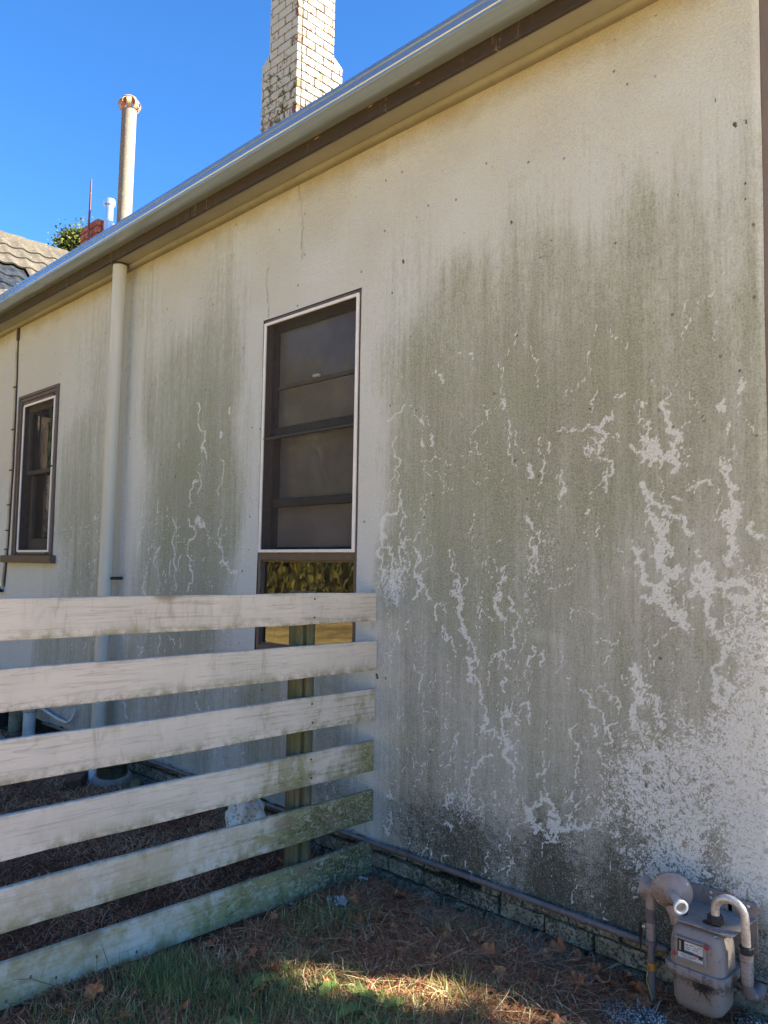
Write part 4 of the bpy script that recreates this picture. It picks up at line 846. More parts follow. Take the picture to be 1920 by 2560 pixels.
# sloping shoulders of the chimney
m = MB(); xa, xb = -3.129 - .602, -3.129 - .48
m.add([(xa, 1.88, 6.70), (xb, 1.88, 6.70), (xb, 1.88, 6.80), (xa + .02, 1.88, 6.735), (xa, 2.487, 6.70), (xb, 2.487, 6.70), (xb, 2.487, 6.80), (xa + .02, 2.487, 6.735)], [(0, 1, 2, 3), (5, 4, 7, 6), (3, 2, 6, 7), (0, 3, 7, 4)])
m.add([(xb, 2.365, 6.70), (-3.129, 2.365, 6.70), (-3.129, 2.365, 6.80), (xb, 2.365, 6.80), (xb, 2.487, 6.70), (-3.129, 2.487, 6.70), (-3.129, 2.475, 6.735), (xb, 2.475, 6.735)], [(3, 2, 6, 7), (1, 5, 6, 2), (5, 4, 7, 6)])
m.build('shoulder', MAT['cbrick'], c1)
c2 = chimney('low red brick chimney with steel strap', -5.73, 1.095, .45, .42, 4.77, 5.45, .085, MAT['redbrick'], MAT['mortar'])
b_ = MB(); b_.add([(-5.875, 1.045, 5.10), (-5.837, 1.045, 5.10), (-5.837, 1.045, 5.47), (-5.875, 1.045, 5.47), (-5.875, 1.053, 5.10), (-5.837, 1.053, 5.10), (-5.837, 1.053, 5.47), (-5.875, 1.053, 5.47)], [(0,1,2,3),(5,4,7,6),(0,3,7,4),(1,5,6,2),(3,2,6,7)])
b_.add([(-5.875, 1.045, 5.47), (-5.837, 1.045, 5.47), (-5.752, 1.008, 5.885), (-5.802, 1.020, 5.885), (-5.875, 1.053, 5.47), (-5.837, 1.053, 5.47), (-5.752, 1.016, 5.885), (-5.802, 1.028, 5.885)], [(0,1,2,3),(5,4,7,6),(0,3,7,4),(1,5,6,2),(3,2,6,7)])
b_.build('steel_strap', quick('red_oxide', (.16, .022, .022), (.11, .02, .02), 9, .6, c=(.22, .10, .08)), c2)
fl = MB().tube([(-5.63, 1.178, 5.15), (-5.63, 1.178, 5.575)], .048, 20).build('metal_flue', MAT['steel'], house, smooth=40)
MB().lathe((-5.63, 1.178, 5.575), (0, 0, 1), [(0, .05), (.012, .066), (.07, .068), (.085, .055), (.086, .0)]).build('flue_cap', MAT['steel'], fl, smooth=40)
f2 = MB().tube([(-3.711, .405, 3.9), (-3.609, .364, 5.535)], .064, 32).build('flue_pipe', MAT['flue'], house, smooth=40)
for k in range(8):
    a = 2 * math.pi * k / 8 + .25; pr = []
    for t in range(9):
        q = t / 8; rr = .047 + .051 * math.sin(math.pi * min(q * 1.08, 1)) ** .8; pr.append((rr, 5.52 + q * .125))
    vs = []
    for rr, zz in pr:
        for dd in (-.020, .020):
            hw = dd
            vs.append((-3.608 + math.cos(a) * rr - math.sin(a) * hw, .364 + math.sin(a) * rr + math.cos(a) * hw, zz))
            vs.append((-3.608 + math.cos(a) * (rr - .003) - math.sin(a) * hw, .364 + math.sin(a) * (rr - .003) + math.cos(a) * hw, zz))
    fs = []
    for t in range(8):
        b0 = t*4; fs += [(b0, b0+2, b0+6, b0+4), (b0+3, b0+1, b0+5, b0+7), (b0+1, b0, b0+4, b0+5), (b0+2, b0+3, b0+7, b0+6)]
    MB().add(vs, fs).build('cowl_band', MAT['rustmetal'], f2)
MB().lathe((-3.608, .364, 5.639), (0, 0, 1), [(0, .062), (.007, .058), (.013, .042), (.015, 0)]).build('cowl_top', MAT['rustmetal'], f2, smooth=40)
# ---------------------------------------------------------------- the tiled roof beyond
nb = thing('tiled_house', 'neighbouring steep roof of brown concrete tiles with a patch of black sarking', 'house', (-13, 3, 0))
Fv = F
def atd(u, v, d):
    r = F + R2 * ((u - 960) / FOC) - U2 * ((v - 1280) / FOC); return CAM_POS + r * d
RX, RY0, RZ = -12.10, -1.0, 7.45
pt = rad(47); sl = Vector((math.cos(pt), 0, -math.sin(pt))); nrm = Vector((math.sin(pt), 0, math.cos(pt)))
m = MB(); P0 = Vector((RX, -2, RZ)); 
def rp(s, y, h=0): q = Vector((RX, 0, RZ)) + sl * s + nrm * h; return (q.x, y, q.z)
m.add([rp(0, -2, -.05), rp(0, 9, -.05), rp(5, 9, -.05), rp(5, -2, -.05)], [(0, 1, 2, 3)])
m.add([(RX, -2, RZ - .05), (RX, 9, RZ - .05), (RX - 4, 9, RZ - 4.2), (RX - 4, -2, RZ - 4.2)], [(0, 3, 2, 1)])
rf = m.build('roof', MAT['blacktile'], nb)
MB().box(RX - 3.5, RX + 3.2, -1.8, 8.8, 0, 4.2).build('wall', MAT['side'], nb)
def tile_mesh():
    tw, tl = .30, .38; n1, n2 = 12, 2; vs = []; fs = []
    for j in range(n2 + 1):
        for i in range(n1 + 1):
            u_ = i / n1; h = .028 * math.sin(u_ * 2 * math.pi) ** 1 * (1 if u_ < .5 else .55) + .028
            s = j / n2 * tl; q = sl * s + nrm * (h * .8 + .035 * j / n2); vs.append((q.x, u_ * tw, q.z))
    for i in range(n1 + 1):
        u_ = i / n1; h = .028 * math.sin(u_ * 2 * math.pi) * (1 if u_ < .5 else .55) + .028
        q = sl * tl + nrm * (h * .8 + .035 - .028); vs.append((q.x, u_ * tw, q.z))
    for j in range(n2):
        for i in range(n1): a = j*(n1+1)+i; fs.append((a, a+n1+1, a+n1+2, a+1))
    for i in range(n1): a = n2*(n1+1)+i; fs.append((a, a+n1+1, a+n1+2, a+1))
    return MB().add(vs, fs).mesh('tile', smooth=50)
tm = tile_mesh()
for j in range(11):
    for i in range(15):
        y = .3 + i * .30 + .15 * (j % 2) * 0; s = .02 + j * .33
        hole = (j == 3 and i in (4, 5, 6)) or (j == 4 and i in (3, 4, 5, 6, 7)) or (j == 5 and i in (4, 5))
        o = link('tile', tm, MAT['tile'], rf); q = Vector((RX, y, RZ)) + sl * s
        o.location = (q.x, q.y, q.z - (.05 if hole else 0))
        if hole:
            o.material_slots[0].link = 'OBJECT'; o.material_slots[0].material = MAT['blacktile']
for i in range(12):
    MB().add([(RX + .13 * math.cos(a), .2 + i * .4, RZ - .06 + .14 * math.sin(a)) for a in np.linspace(-.3, math.pi + .3, 9)] + [(RX + .145 * math.cos(a), .2 + i * .4 + .41, RZ - .06 + .155 * math.sin(a)) for a in np.linspace(-.3, math.pi + .3, 9)], [(k, k+1, k+10, k+9) for k in range(8)]).build('ridge_tile', MAT['tile'], rf, smooth=50)
# ---------------------------------------------------------------- fence
fence = thing('board_fence', 'fence of six white painted boards stained green near the wall', 'fence', (-.02, -1.5, 0))
BZ = [(1.222, 1.365), (.980, 1.126), (.739, .889), (.490, .638), (.251, .399), (.004, .153)]
YEND = [-.022, -.014, -.020, -.020, -.021, -.023]
for (z0, z1), ye in zip(BZ, YEND):
    n1 = 36; vs = []; y1, y0 = ye, -3.6; hh = (z1 - z0) / 2; zc = (z0 + z1) / 2; sd0 = RNG.uniform(0, 50)
    ys = np.linspace(y1, y0, n1 + 1)
    bow = (vnoise(ys + sd0, ys * 0, 1.2, 31) - .5) * .008; ed = (vnoise(ys + sd0, ys * 0 + 3, 6, 32) - .5) * .004; ed2 = (vnoise(ys + sd0, ys * 0 + 9, 6, 33) - .5) * .004
    prof = [(0, -1), (0, 1), (-.025, 1), (-.025, -1)]; c_ = .0025
    ring = [(0, -hh + c_), (0, hh - c_), (-c_, hh), (-.024 + c_, hh), (-.024, hh - c_), (-.024, -hh + c_), (-.024 + c_, -hh), (-c_, -hh)]
    for y, b, e1, e2 in zip(ys, bow, ed, ed2):
        for (dx, dz) in ring: vs.append((dx + b * .6, y - (y1 + y0) / 2, dz + (e1 if dz > 0 else e2)))
    fs = [(i*8+k, i*8+(k+1) % 8, (i+1)*8+(k+1) % 8, (i+1)*8+k) for i in range(n1) for k in range(8)] + [tuple(range(8)), tuple(n1*8 + k for k in range(8))[::-1]]
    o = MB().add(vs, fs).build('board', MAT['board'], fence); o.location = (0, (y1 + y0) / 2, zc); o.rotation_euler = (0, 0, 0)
    for zz in (zc + .045, zc - .04):
        MB().lathe((.0, -.425 + RNG.uniform(-.004, .004), zz), (1, 0, 0), [(-.002, .0045), (.0015, .0045), (.0018, .0)], 8).build('nail', MAT['nail'], fence)
def log(y, ztop):
    n1 = 12; m_ = MB(); vs = []; fs = []; seg = 40
    for j in range(n1 + 1):
        z = -.2 + (ztop + .2) * j / n1
        for k in range(seg):
            a = 2 * math.pi * k / seg; r = .061 + .0015 * math.sin(3*a + z*2) + .0012 * math.sin(7*a + 1)
            if k == 37: r -= .018              # drying split
            if k in (36, 38): r -= .002
            vs.append((-.088 + r * math.cos(a), y + r * math.sin(a), z))
    for j in range(n1):
        for k in range(seg): fs.append((j*seg+k, j*seg+(k+1) % seg, (j+1)*seg+(k+1) % seg, (j+1)*seg+k))
    fs.append(tuple(n1*seg+k for k in range(seg)))
    return m_.add(vs, fs)
log(-.425, 1.372).build('post', MAT['post'], fence, smooth=35)
log(-2.75, 1.38).build('post', MAT['post'], fence, smooth=35)
# ---------------------------------------------------------------- gas pipe along the wall foot
gp_ = thing('gas_pipe', 'thin dark grey gas pipe running along the foot of the wall', 'pipe', (-1, -.03, .14))
m = MB(); pth = [(x, -.030 + .002 * math.sin(x * 3), .148 + .002 * math.sin(x * 2.1)) for x in np.arange(-3.9, 1.60, .15)]
m.tube(pth, .0125, 12).build('pipe_run', MAT['gaspipe'], gp_, smooth=60)
for xx in (.16, 1.152, -1.3, -2.4): MB().lathe((xx, -.030 + .002 * math.sin(xx * 3), .148 + .002 * math.sin(xx * 2.1)), (1, 0, 0), [(-.02, .0128), (-.019, .0148), (.019, .0148), (.02, .0128)], 16).build('pipe_socket', MAT['gaspipe'], gp_, smooth=40)
for xx in (-.15, .62, 1.30, -.9, -1.9):
    MB().tube([(xx, -.0, .168), (xx, -.030, .1635), (xx, -.0455, .148), (xx, -.030, .1325), (xx, 0, .128)], .0025, 6).build('pipe_saddle', MAT['gaspipe'], gp_)
# ---------------------------------------------------------------- gas meter
gm = thing('gas_meter', 'taupe household gas meter box with counter window', 'gas meter', (1.66, -.14, .09))
def shell(x0, x1, y0, y1, levels):
    # rounded-rectangle rings stacked in z; levels: (z, inset, corner)
    vs = []; fs = []; per = 0
    for (z, ins, cr_) in levels:
        X0, X1, Y0, Y1 = x0 + ins, x1 - ins, y0 + ins * .8, y1 - ins * .8; ring = []
        for (cx_, cy_, a0) in ((X1 - cr_, Y1 - cr_, 0), (X0 + cr_, Y1 - cr_, 90), (X0 + cr_, Y0 + cr_, 180), (X1 - cr_, Y0 + cr_, 270)):
            for t in range(7): a = rad(a0 + t * 15); ring.append((cx_ + cr_ * math.cos(a), cy_ + cr_ * math.sin(a), z))
        per = len(ring); vs += ring
    n = len(levels)
    fs = [(i*per+k, i*per+(k+1) % per, (i+1)*per+(k+1) % per, (i+1)*per+k) for i in range(n-1) for k in range(per)] + [tuple(range(per))[::-1], tuple((n-1)*per+k for k in range(per))]
    return MB().add(vs, fs)
shell(1.585, 1.757, -.212, -.075, [(.060, .040, .02), (.064, .026, .028), (.074, .012, .034), (.092, .004, .036), (.178, .0, .036)]).build('lower_case', MAT['meter'], gm, smooth=50)
shell(1.568, 1.772, -.226, -.066, [(.176, .003, .030), (.178, 0, .032), (.203, 0, .032), (.206, .003, .030)]).build('flange', MAT['meter'], gm, smooth=40)
shell(1.581, 1.760, -.215, -.072, [(.204, .0, .034), (.275, .002, .034), (.310, .008, .034), (.326, .02, .03), (.331, .036, .02)]).build('upper_case', MAT['meter'], gm, smooth=50)
wf = MB(); yw = -.219
x0, x1, z0, z1 = 1.612, 1.712, .228, .300
frame4(wf, x0, x1, z0, z1, .007, yw - .006, yw + .012)
wd = wf.build('counter_window', MAT['meter'], gm, bevel=.0015)
MB().box(x0 + .007, x1 - .007, yw + .001, yw + .006, z0 + .007, z1 - .007).build('backing', MAT['dark'], wd)
MB().box(x0 + .030, x1 - .009, yw - .0005, yw + .001, z0 + .030, z1 - .012).build('label_plate', MAT['label'], wd)
MB().box(x0 + .009, x1 - .009, yw - .0025, yw - .001, z0 + .008, z0 + .024).build('label_strip', MAT['label'], wd)
MB().box(x0 + .012, x0 + .019, yw - .001, yw + .001, z0 + .028, z1 - .014).build('side_plate', MAT['galv'], wd)
for k in range(4): MB().box(x0 + .030 + k*.0072, x0 + .0362 + k*.0072, yw - .0045, yw - .003, z0 + .0245, z0 + .0335).build('counter_digit', MAT['blueink'], wd)
for k in range(3): MB().box(x0 + .061 + k*.0055, x0 + .0655 + k*.0055, yw - .0045, yw - .003, z0 + .0235, z0 + .0325).build('red_digit', MAT['redink'], wd)
MB().box(x1 - .022, x1 - .010, yw - .0045, yw - .003, z0 + .019, z0 + .0275).build('black_plate', MAT['ink'], wd)
m = MB()
for (a, b, c, d) in ((.034, .044, .050, .0525), (.047, .058, .0515, .0535), (.034, .052, .044, .0455), (.060, .078, .047, .0485), (.056, .074, .041, .0422), (.036, .049, .0385, .0398), (.074, .084, .053, .0545)): m.box(x0 + a, x0 + b, yw - .0013, yw - .0007, z0 + c, z0 + d)
for (a, b, c) in ((.020, .048, .0195), (.052, .070, .0185), (.018, .040, .0150), (.043, .066, .0145), (.026, .060, .0112)):
    k = a
    while k < b: m.box(x0 + k, x0 + k + .0026, yw - .0032, yw - .0027, z0 + c, z0 + c + .0017); k += .0038
m.build('label_print', MAT['ink'], wd)
MB().lathe((x0 - .001, yw - .003, z0 + .014), (0, -1, 0), [(0, .0075), (.003, .0075), (.005, .005), (.0055, 0)], 16).build('red_seal', MAT['red'], gm, smooth=40)
MB().lathe((x1 + .004, yw - .003, z1 - .006), (0, -1, 0), [(0, .0085), (.003, .0085), (.005, .006), (.0055, 0)], 16).build('red_seal', MAT['red'], gm, smooth=40)
MB().lathe((1.735, -.190, .318), (0, -.3, 1), [(0, .006), (.008, .006), (.010, .004)], 6).build('case_bolt', MAT['steel'], gm)
m = MB()   # spider web and caught rubbish under the flange
for k in range(150):
    a = Vector((1.700 + RNG.normal(0, .017), -.219 - RNG.uniform(0, .010), .170 + RNG.normal(0, .007))); b = a + Vector((RNG.normal(0, .009), RNG.uniform(-.004, .003), RNG.normal(-.004, .007))); m.tube([a, (a + b) / 2 + Vector((.001, -.001, .001)), b], [.0009, .0011, .0003], 4)
for (dx_, dz_) in ((.030, -.050), (.016, -.042), (-.012, -.034)): m.tube([(1.702, -.224, .166), (1.702 + dx_ * .5, -.225, .166 + dz_ * .45), (1.702 + dx_, -.222, .166 + dz_)], [.0022, .0018, .0005], 5)
o = m.build('cobweb_debris', MAT['nail'], gm); o['kind'] = 'stuff'
# bracket
br = thing('meter_bracket', 'taupe angled steel shelf fixed to the wall above the gas meter', 'bracket', (1.66, -.1, .34))
MB().box(1.545, 1.800, -.008, -.003, .225, .345).build('wall_plate', MAT['regulator'], br, bevel=.001)
m = MB(); m.add([(1.560, -.008, .3435), (1.795, -.008, .3435), (1.788, -.205, .3435), (1.615, -.205, .3435), (1.560, -.008, .3395), (1.795, -.008, .3395), (1.788, -.205, .3395), (1.615, -.205, .3395)], [(0, 3, 2, 1), (4, 5, 6, 7), (0, 1, 5, 4), (1, 2, 6, 5), (2, 3, 7, 6), (3, 0, 4, 7)]); m.build('shelf', MAT['regulator'], br)
MB().box(1.548, 1.72, -.014, -.0085, .344, .402).build('upstand', MAT['regulator'], br, bevel=.001)
MB().box(1.705, 1.800, -.014, -.0085, .262, .392).build('side_plate', MAT['regulator'], br, bevel=.001)
for (a, b) in ((1.648, .387), (1.648, .369), (1.772, .378)): MB().lathe((a, -.0145, b), (0, -1, 0), [(0, .0062), (.002, .0062), (.0045, .003), (.0048, 0)], 12).build('screw', MAT['steel'], br, smooth=40)
MB().lathe((1.695, -.150, .3438), (0, 0, 1), [(0, .020), (.0008, .020)], 24).build('shelf_hole', MAT['dark'], br)
# regulator
rg = thing('gas_regulator', 'round taupe gas pressure regulator with a pale threaded cap', 'regulator', (1.56, -.14, .35))
rc = Vector((1.565, -.135, .400)); ax = Vector((.42, -.86, -.16)).normalized()
MB().lathe(rc - ax * .034, ax, [(0, .018), (.004, .042), (.014, .056), (.028, .062), (.030, .0665), (.036, .0665), (.038, .062), (.046, .056), (.054, .040), (.058, .030), (.066, .024), (.074, .021)], 40).build('diaphragm_case', MAT['regulator'], rg, smooth=38)
ca = Vector((.70, -.66, -.13)).normalized(); cb = rc + ax * .028
MB().lathe(cb, ca, [(0, .017), (.040, .0165), (.066, .0165)], 24).build('spring_tube', MAT['steel'], rg, smooth=40)
MB().lathe(cb + ca * .060, ca, [(0, .0165), (.002, .0235), (.008, .0245), (.0115, .0235), (.012, .0175), (.004, .0160), (.003, 0)], 24).build('threaded_cap', MAT['white_al'], rg, smooth=40)
MB().lathe(cb + ca * .063, ca, [(0, .0105), (.005, .0105), (.0052, 0)], 6).build('cap_hexagon', MAT['galv'], rg)
ref = ax.cross(Vector((0, 0, 1))).normalized(); up = ref.cross(ax)
for an in (38, 142, 218, 322, 265): 
    p = rc + (ref * math.cos(rad(an)) + up * math.sin(rad(an))) * .0575 + ax * .001; MB().lathe(p, ax, [(0, .0055), (.006, .0055), (.008, .0035)], 6).build('screw', MAT['steel'], rg)
# inlet arm on the left with its round cover
MB().lathe((1.535, -.135, .388), (-1, 0, 0), [(0, .024), (.05, .024), (.054, .028), (.060, .036), (.074, .036), (.078, .030)], 28).build('inlet_arm', MAT['regulator'], rg, smooth=38)
for an in range(0, 360, 60): MB().lathe((1.459, -.135 + .031 * math.cos(rad(an)), .388 + .031 * math.sin(rad(an))), (-1, 0, 0), [(-.004, .004), (.002, .004)], 6).build('screw', MAT['galv'], rg)
MB().tube([(1.487, -.135, .38), (1.487, -.135, .322)], [.021, .018], 20).build('inlet_neck', MAT['regulator'], rg, smooth=40)
m = MB().tube([(1.580, -.155, .36), (1.592, -.165, .335), (1.594, -.165, .312)], [.030, .022, .020], 20); m.build('outlet_neck', MAT['regulator'], rg, smooth=40)
MB().lathe((1.594, -.165, .342), (0, 0, -1), [(0, .021), (.001, .024), (.016, .024), (.017, .02)], 6).build('outlet_nut', MAT['regulator'], rg)
MB().lathe((1.604, -.150, .352), (0, 0, -1), [(0, .018), (.025, .019), (.03, .012)], 12).build('vent_elbow', MAT['dark'], rg, smooth=40)
# riser
rs_ = thing('gas_riser', 'upright gas supply pipe with shut-off valve and orange tag', 'pipe', (1.487, -.135, 0))
MB().tube([(1.487, -.135, .325), (1.487, -.135, .275)], .0175, 20).build('union', MAT['gaspipe'], rs_, smooth=40)
MB().lathe((1.487, -.135, .302), (0, 0, -1), [(0, .0175), (.001, .020), (.012, .020), (.013, .0175)], 8).build('union_nut', MAT['gaspipe'], rs_)
MB().tube([(1.487, -.135, .280), (1.487, -.135, .215)], .0165, 8).build('valve_body', MAT['regulator'], rs_, bevel=.001)
MB().tube([(1.488, -.135, .215), (1.492, -.138, .05), (1.500, -.143, -.06)], .0125, 16).build('riser_pipe', MAT['gaspipe'], rs_, smooth=40)
MB().lathe((1.488, -.135, .212), (0, 0, -1), [(0, .0165), (.002, .019), (.014, .019), (.016, .014)], 16).build('collar', MAT['gaspipe'], rs_, smooth=40)
MB().lathe((1.470, -.135, .252), (-1, 0, 0), [(0, .010), (.010, .010), (.016, .006)], 10).build('valve_spindle', MAT['galv'], rs_, smooth=40)
MB().tube([(1.452, -.137, .262), (1.450, -.139, .215), (1.452, -.140, .172)], [.007, .0055, .002], 8).build('valve_lever', MAT['dark'], rs_)
MB().lathe((1.4905, -.137, .140), (0, 0, -1), [(0, .0128), (.0005, .0148), (.023, .0148), (.0235, .0128)], 20).build('orange_tag', MAT['orange'], rs_, smooth=40)
m = MB(); yy = -.1525
for s in ([(1.483, .136), (1.483, .130), (1.487, .130), (1.487, .121), (1.491, .121), (1.491, .135)],): m.tube([(a, yy - .0005, b) for a, b in s], .0009, 4)
m.build('tag_mark', MAT['ink'], rs_)
MB().tube([(1.479, -.147, .112), (1.478, -.150, .08), (1.489, -.154, .055), (1.500, -.156, .034), (1.494, -.158, .0), (1.487, -.16, -.03)], .0014, 6).build('yellow_wire', MAT['yellowwire'], rs_)
# outlet hose on the right
hs = thing('outlet_hose', 'bent silver gas hose with black nuts beside the gas meter', 'hose', (1.8, -.12, .2))
pts = [(1.716, -.150, .345), (1.716, -.150, .385)]
cxh, r1 = 1.763, .047
for k in range(0, 11): a = math.pi - math.pi * k / 10; pts.append((cxh + r1 * math.cos(a), -.150 + .0 * k, .392 + r1 * .95 * math.sin(a)))
pts += [(1.811, -.150, .36), (1.813, -.149, .305)]
MB().tube(pts, .0135, 20).build('bent_tube', MAT['flexpipe'], hs, smooth=50)
MB().lathe((1.716, -.150, .374), (0, 0, -1), [(0, .015), (.0, .022), (.004, .0255), (.024, .0255), (.029, .022)], 10).build('hose_nut', MAT['dark'], hs)
MB().lathe((1.813, -.149, .308), (0, 0, -1), [(0, .015), (.0, .020), (.004, .0235), (.018, .0235), (.024, .020)], 10).build('hose_nut', MAT['dark'], hs)
pr = [(0, .0195)]; d_ = 0
for k in range(6): pr += [(d_ + .002, .0200 - k*.0004), (d_ + .012, .0200 - k*.0004), (d_ + .0135, .0178 - k*.0004), (d_ + .0155, .0178 - k*.0004)]; d_ += .0165
MB().lathe((1.813, -.149, .286), (.00, .05, -1), pr, 24).build('threaded_stub', MAT['regulator'], hs, smooth=30)
MB().tube([(1.813, -.144, .190), (1.814, -.143, .168), (1.822, -.125, .152), (1.828, -.095, .150), (1.828, -.070, .160)], [.017, .020, .021, .021, .018], 20).build('elbow', MAT['gaspipe'], hs, smooth=50)
MB().tube([(1.83, -.075, .158), (1.78, -.055, .156), (1.60, -.045, .150)], .0115, 12).build('branch_pipe', MAT['gaspipe'], hs, smooth=50)
# ---------------------------------------------------------------- rocks
def rock(name, c, r, mat, label, cat, seed, sub=4, amp=.35, sq=(1, 1, .6), fine=.06):
    bm = bmesh.new(); bmesh.ops.create_icosphere(bm, subdivisions=sub, radius=1)
    from mathutils import noise as mn
    for v in bm.verts:
        p = v.co.copy(); d = 1 + amp * mn.noise(p * 1.3 + Vector((seed, 0, 0))) + amp * .5 * mn.noise(p * 3.1 + Vector((0, seed, 0))) + fine * mn.noise(p * 11 + Vector((seed, seed, 0))) + fine * .6 * mn.noise(p * 23)
        v.co = Vector((p.x * sq[0], p.y * sq[1], p.z * sq[2])) * d * r
    me = bpy.data.meshes.new(name); bm.to_mesh(me); bm.free()
    me.polygons.foreach_set('use_smooth', [True] * len(me.polygons))
    o = link(name, me, mat); o.location = c; return tag(o, label, cat)
rock('concrete_lump', (1.515, -.285, -.028), .125, MAT['greystone'], 'rough grey concrete lump at the foot of the gas riser', 'stone', 3.1, 6, .22, (1.15, .8, .55), .10)
rock('concrete_lump', (1.805, -.080, .0), .066, MAT['greystone'], 'small grey concrete lump below the outlet hose', 'stone', 8.4, 6, .25, (1.1, .9, .8), .10)
rock('white_stone', (-.72, -.26, .12), .125, MAT['whitestone'], 'pale whitewashed stone behind the fence post', 'stone', 5.5, 5, .35, (.85, .8, 1.2), .06)
rock('soil_clod', (-1.75, -.10, .03), .08, MAT['bed'], 'small crumbled cement clod by the wall foot behind the fence', 'stone', 2.2, 4, .4)
# ---------------------------------------------------------------- drain things seen between the boards
dg = thing('drain_gully', 'dark glazed clay drain mouth set in pale cement', 'drain', (-2.25, -.22, 0))
MB().lathe((-2.28, -.22, -.02), (.12, -.10, 1), [(0, .14), (.06, .135), (.09, .12), (.10, .095)], 28).build('cement_collar', MAT['bed'], dg, smooth=40)
MB().lathe((-2.27, -.23, .06), (.12, -.10, 1), [(0, .10), (.09, .098), (.10, .108), (.13, .11), (.132, .094), (.02, .085), (.018, 0)], 32).build('clay_pipe', MAT['clay'], dg, smooth=40)
pv = thing('plastic_elbow', 'white plastic pipe elbow beside the clay drain', 'pipe', (-2.38, -.3, 0))
MB().tube([(-2.58, -.20, .10), (-2.50, -.235, .105)], .05, 20).build('pipe_end', MAT['pvc'], pv, smooth=40)
MB().tube([(-2.49, -.24, .105), (-2.43, -.265, .10), (-2.395, -.29, .06), (-2.39, -.30, -.02)], [.042, .043, .043, .043], 20).build('elbow', MAT['pvc'], pv, smooth=50)
o = MB().box(-.115, .115, -.055, .055, -.038, .038).build('loose_brick', MAT['darkbrick'], None, bevel=.006); o.location = (-2.40, -.42, .035); o.rotation_euler = (.05, .03, rad(-35)); tag(o, 'loose dark red brick lying on the litter by the drain', 'brick')
wp = thing('waste_pipe', 'white plastic waste pipe with socket dropping into the ground', 'pipe', (-3.9, -.13, 0))
MB().tube([(-3.97, -.115, .0), (-3.955, -.12, .24)], .050, 20).build('pipe_run', MAT['pvc'], wp, smooth=40)
MB().tube([(-3.955, -.12, .235), (-3.955, -.118, .30), (-3.98, -.09, .345), (-4.02, -.02, .36)], [.057, .057, .055, .05], 20).build('elbow', MAT['oldpvc'], wp, smooth=50)
wp = thing('waste_pipe', 'mossy green waste pipe against the wall left of the white one', 'pipe', (-4.3, -.1, 0))
MB().tube([(-4.30, -.10, -.02), (-4.28, -.10, .45)], .055, 20).build('pipe_run', quick('mossy_pipe', (.20, .19, .12), (.30, .28, .2), 10, .8, c=(.09, .11, .04)), wp, smooth=40)
MB().lathe((-4.29, -.10, .30), (0, 0, 1), [(0, .056), (.002, .064), (.035, .064), (.038, .056)]).build('pipe_collar', MAT['oldpvc'], wp, smooth=40)
MB().tube([(-4.42, -.10, .02), (-4.40, -.10, .33), (-4.39, -.06, .37)], .016, 10).build('small_pipe', MAT['oldpvc'], wp, smooth=50)
o = MB().tube([(-4.4, -.05, .34), (-4.0, -.045, .275), (-3.6, -.042, .225), (-3.42, -.04, .215), (-3.35, -.035, .25), (-3.31, -.02, .33)], .012, 10).build('white_hose', MAT['pvc'], None, smooth=60); tag(o, 'thin white water tube curving up the wall behind the fence', 'tube')
rock('pale_boulder', (-3.35, -.22, .01), .10, MAT['bed'], 'pale rounded cement hump beside the white waste pipe', 'stone', 9.5, 4, .2, (1.3, .9, .7))
rock('brown_hump', (-4.0, -.50, .0), .26, MAT['bed'], 'tan cement drain surround at the far left behind the fence', 'stone', 6.7, 4, .12, (1.3, .9, .42))
o = MB().box(-5.0, -4.47, -.30, -.04, 0, .36).build('vent_box', MAT['dark'], None, bevel=.01); tag(o, 'black box beside the pipes at the far left', 'box')
# timber offcut and torn plastic
o = MB().box(-.16, .16, -.03, .03, -.008, .008).build('timber_offcut', MAT['stem'], None, bevel=.002); o.location = (-1.98, -.22, .06); o.rotation_euler = (.1, -.05, rad(-28)); tag(o, 'short weathered timber offcut beside the drain', 'plank')
def scrap(c, s, seed, label):
    r_ = np.random.default_rng(seed); n = 9; X, Y = np.meshgrid(np.linspace(-1, 1, n), np.linspace(-.6, .6, n), indexing='ij'); Z = r_.random((n, n)) * .5
    v = np.stack([X + r_.normal(0, .06, X.shape), Y + r_.normal(0, .06, X.shape), Z], -1).reshape(-1, 3) * s + np.array(c); i = np.arange(n*n).reshape(n, n)
    q = np.stack([i[:-1, :-1], i[1:, :-1], i[1:, 1:], i[:-1, 1:]], -1).reshape(-1, 4); q = q[r_.random(len(q)) > .25]
    o = link('plastic_scrap', npmesh('plastic_scrap', v, q), MAT['plastic']); tag(o, label, 'litter')
scrap((.175, -.40, .015), .05, 1, 'crumpled torn pale plastic at the end of the lowest board')
scrap((.085, -.17, .03), .025, 2, 'small bright plastic scrap near the wall foot')
scrap((.03, -.55, .01), .02, 3, 'tiny plastic shred in the dark soil below the lowest board')
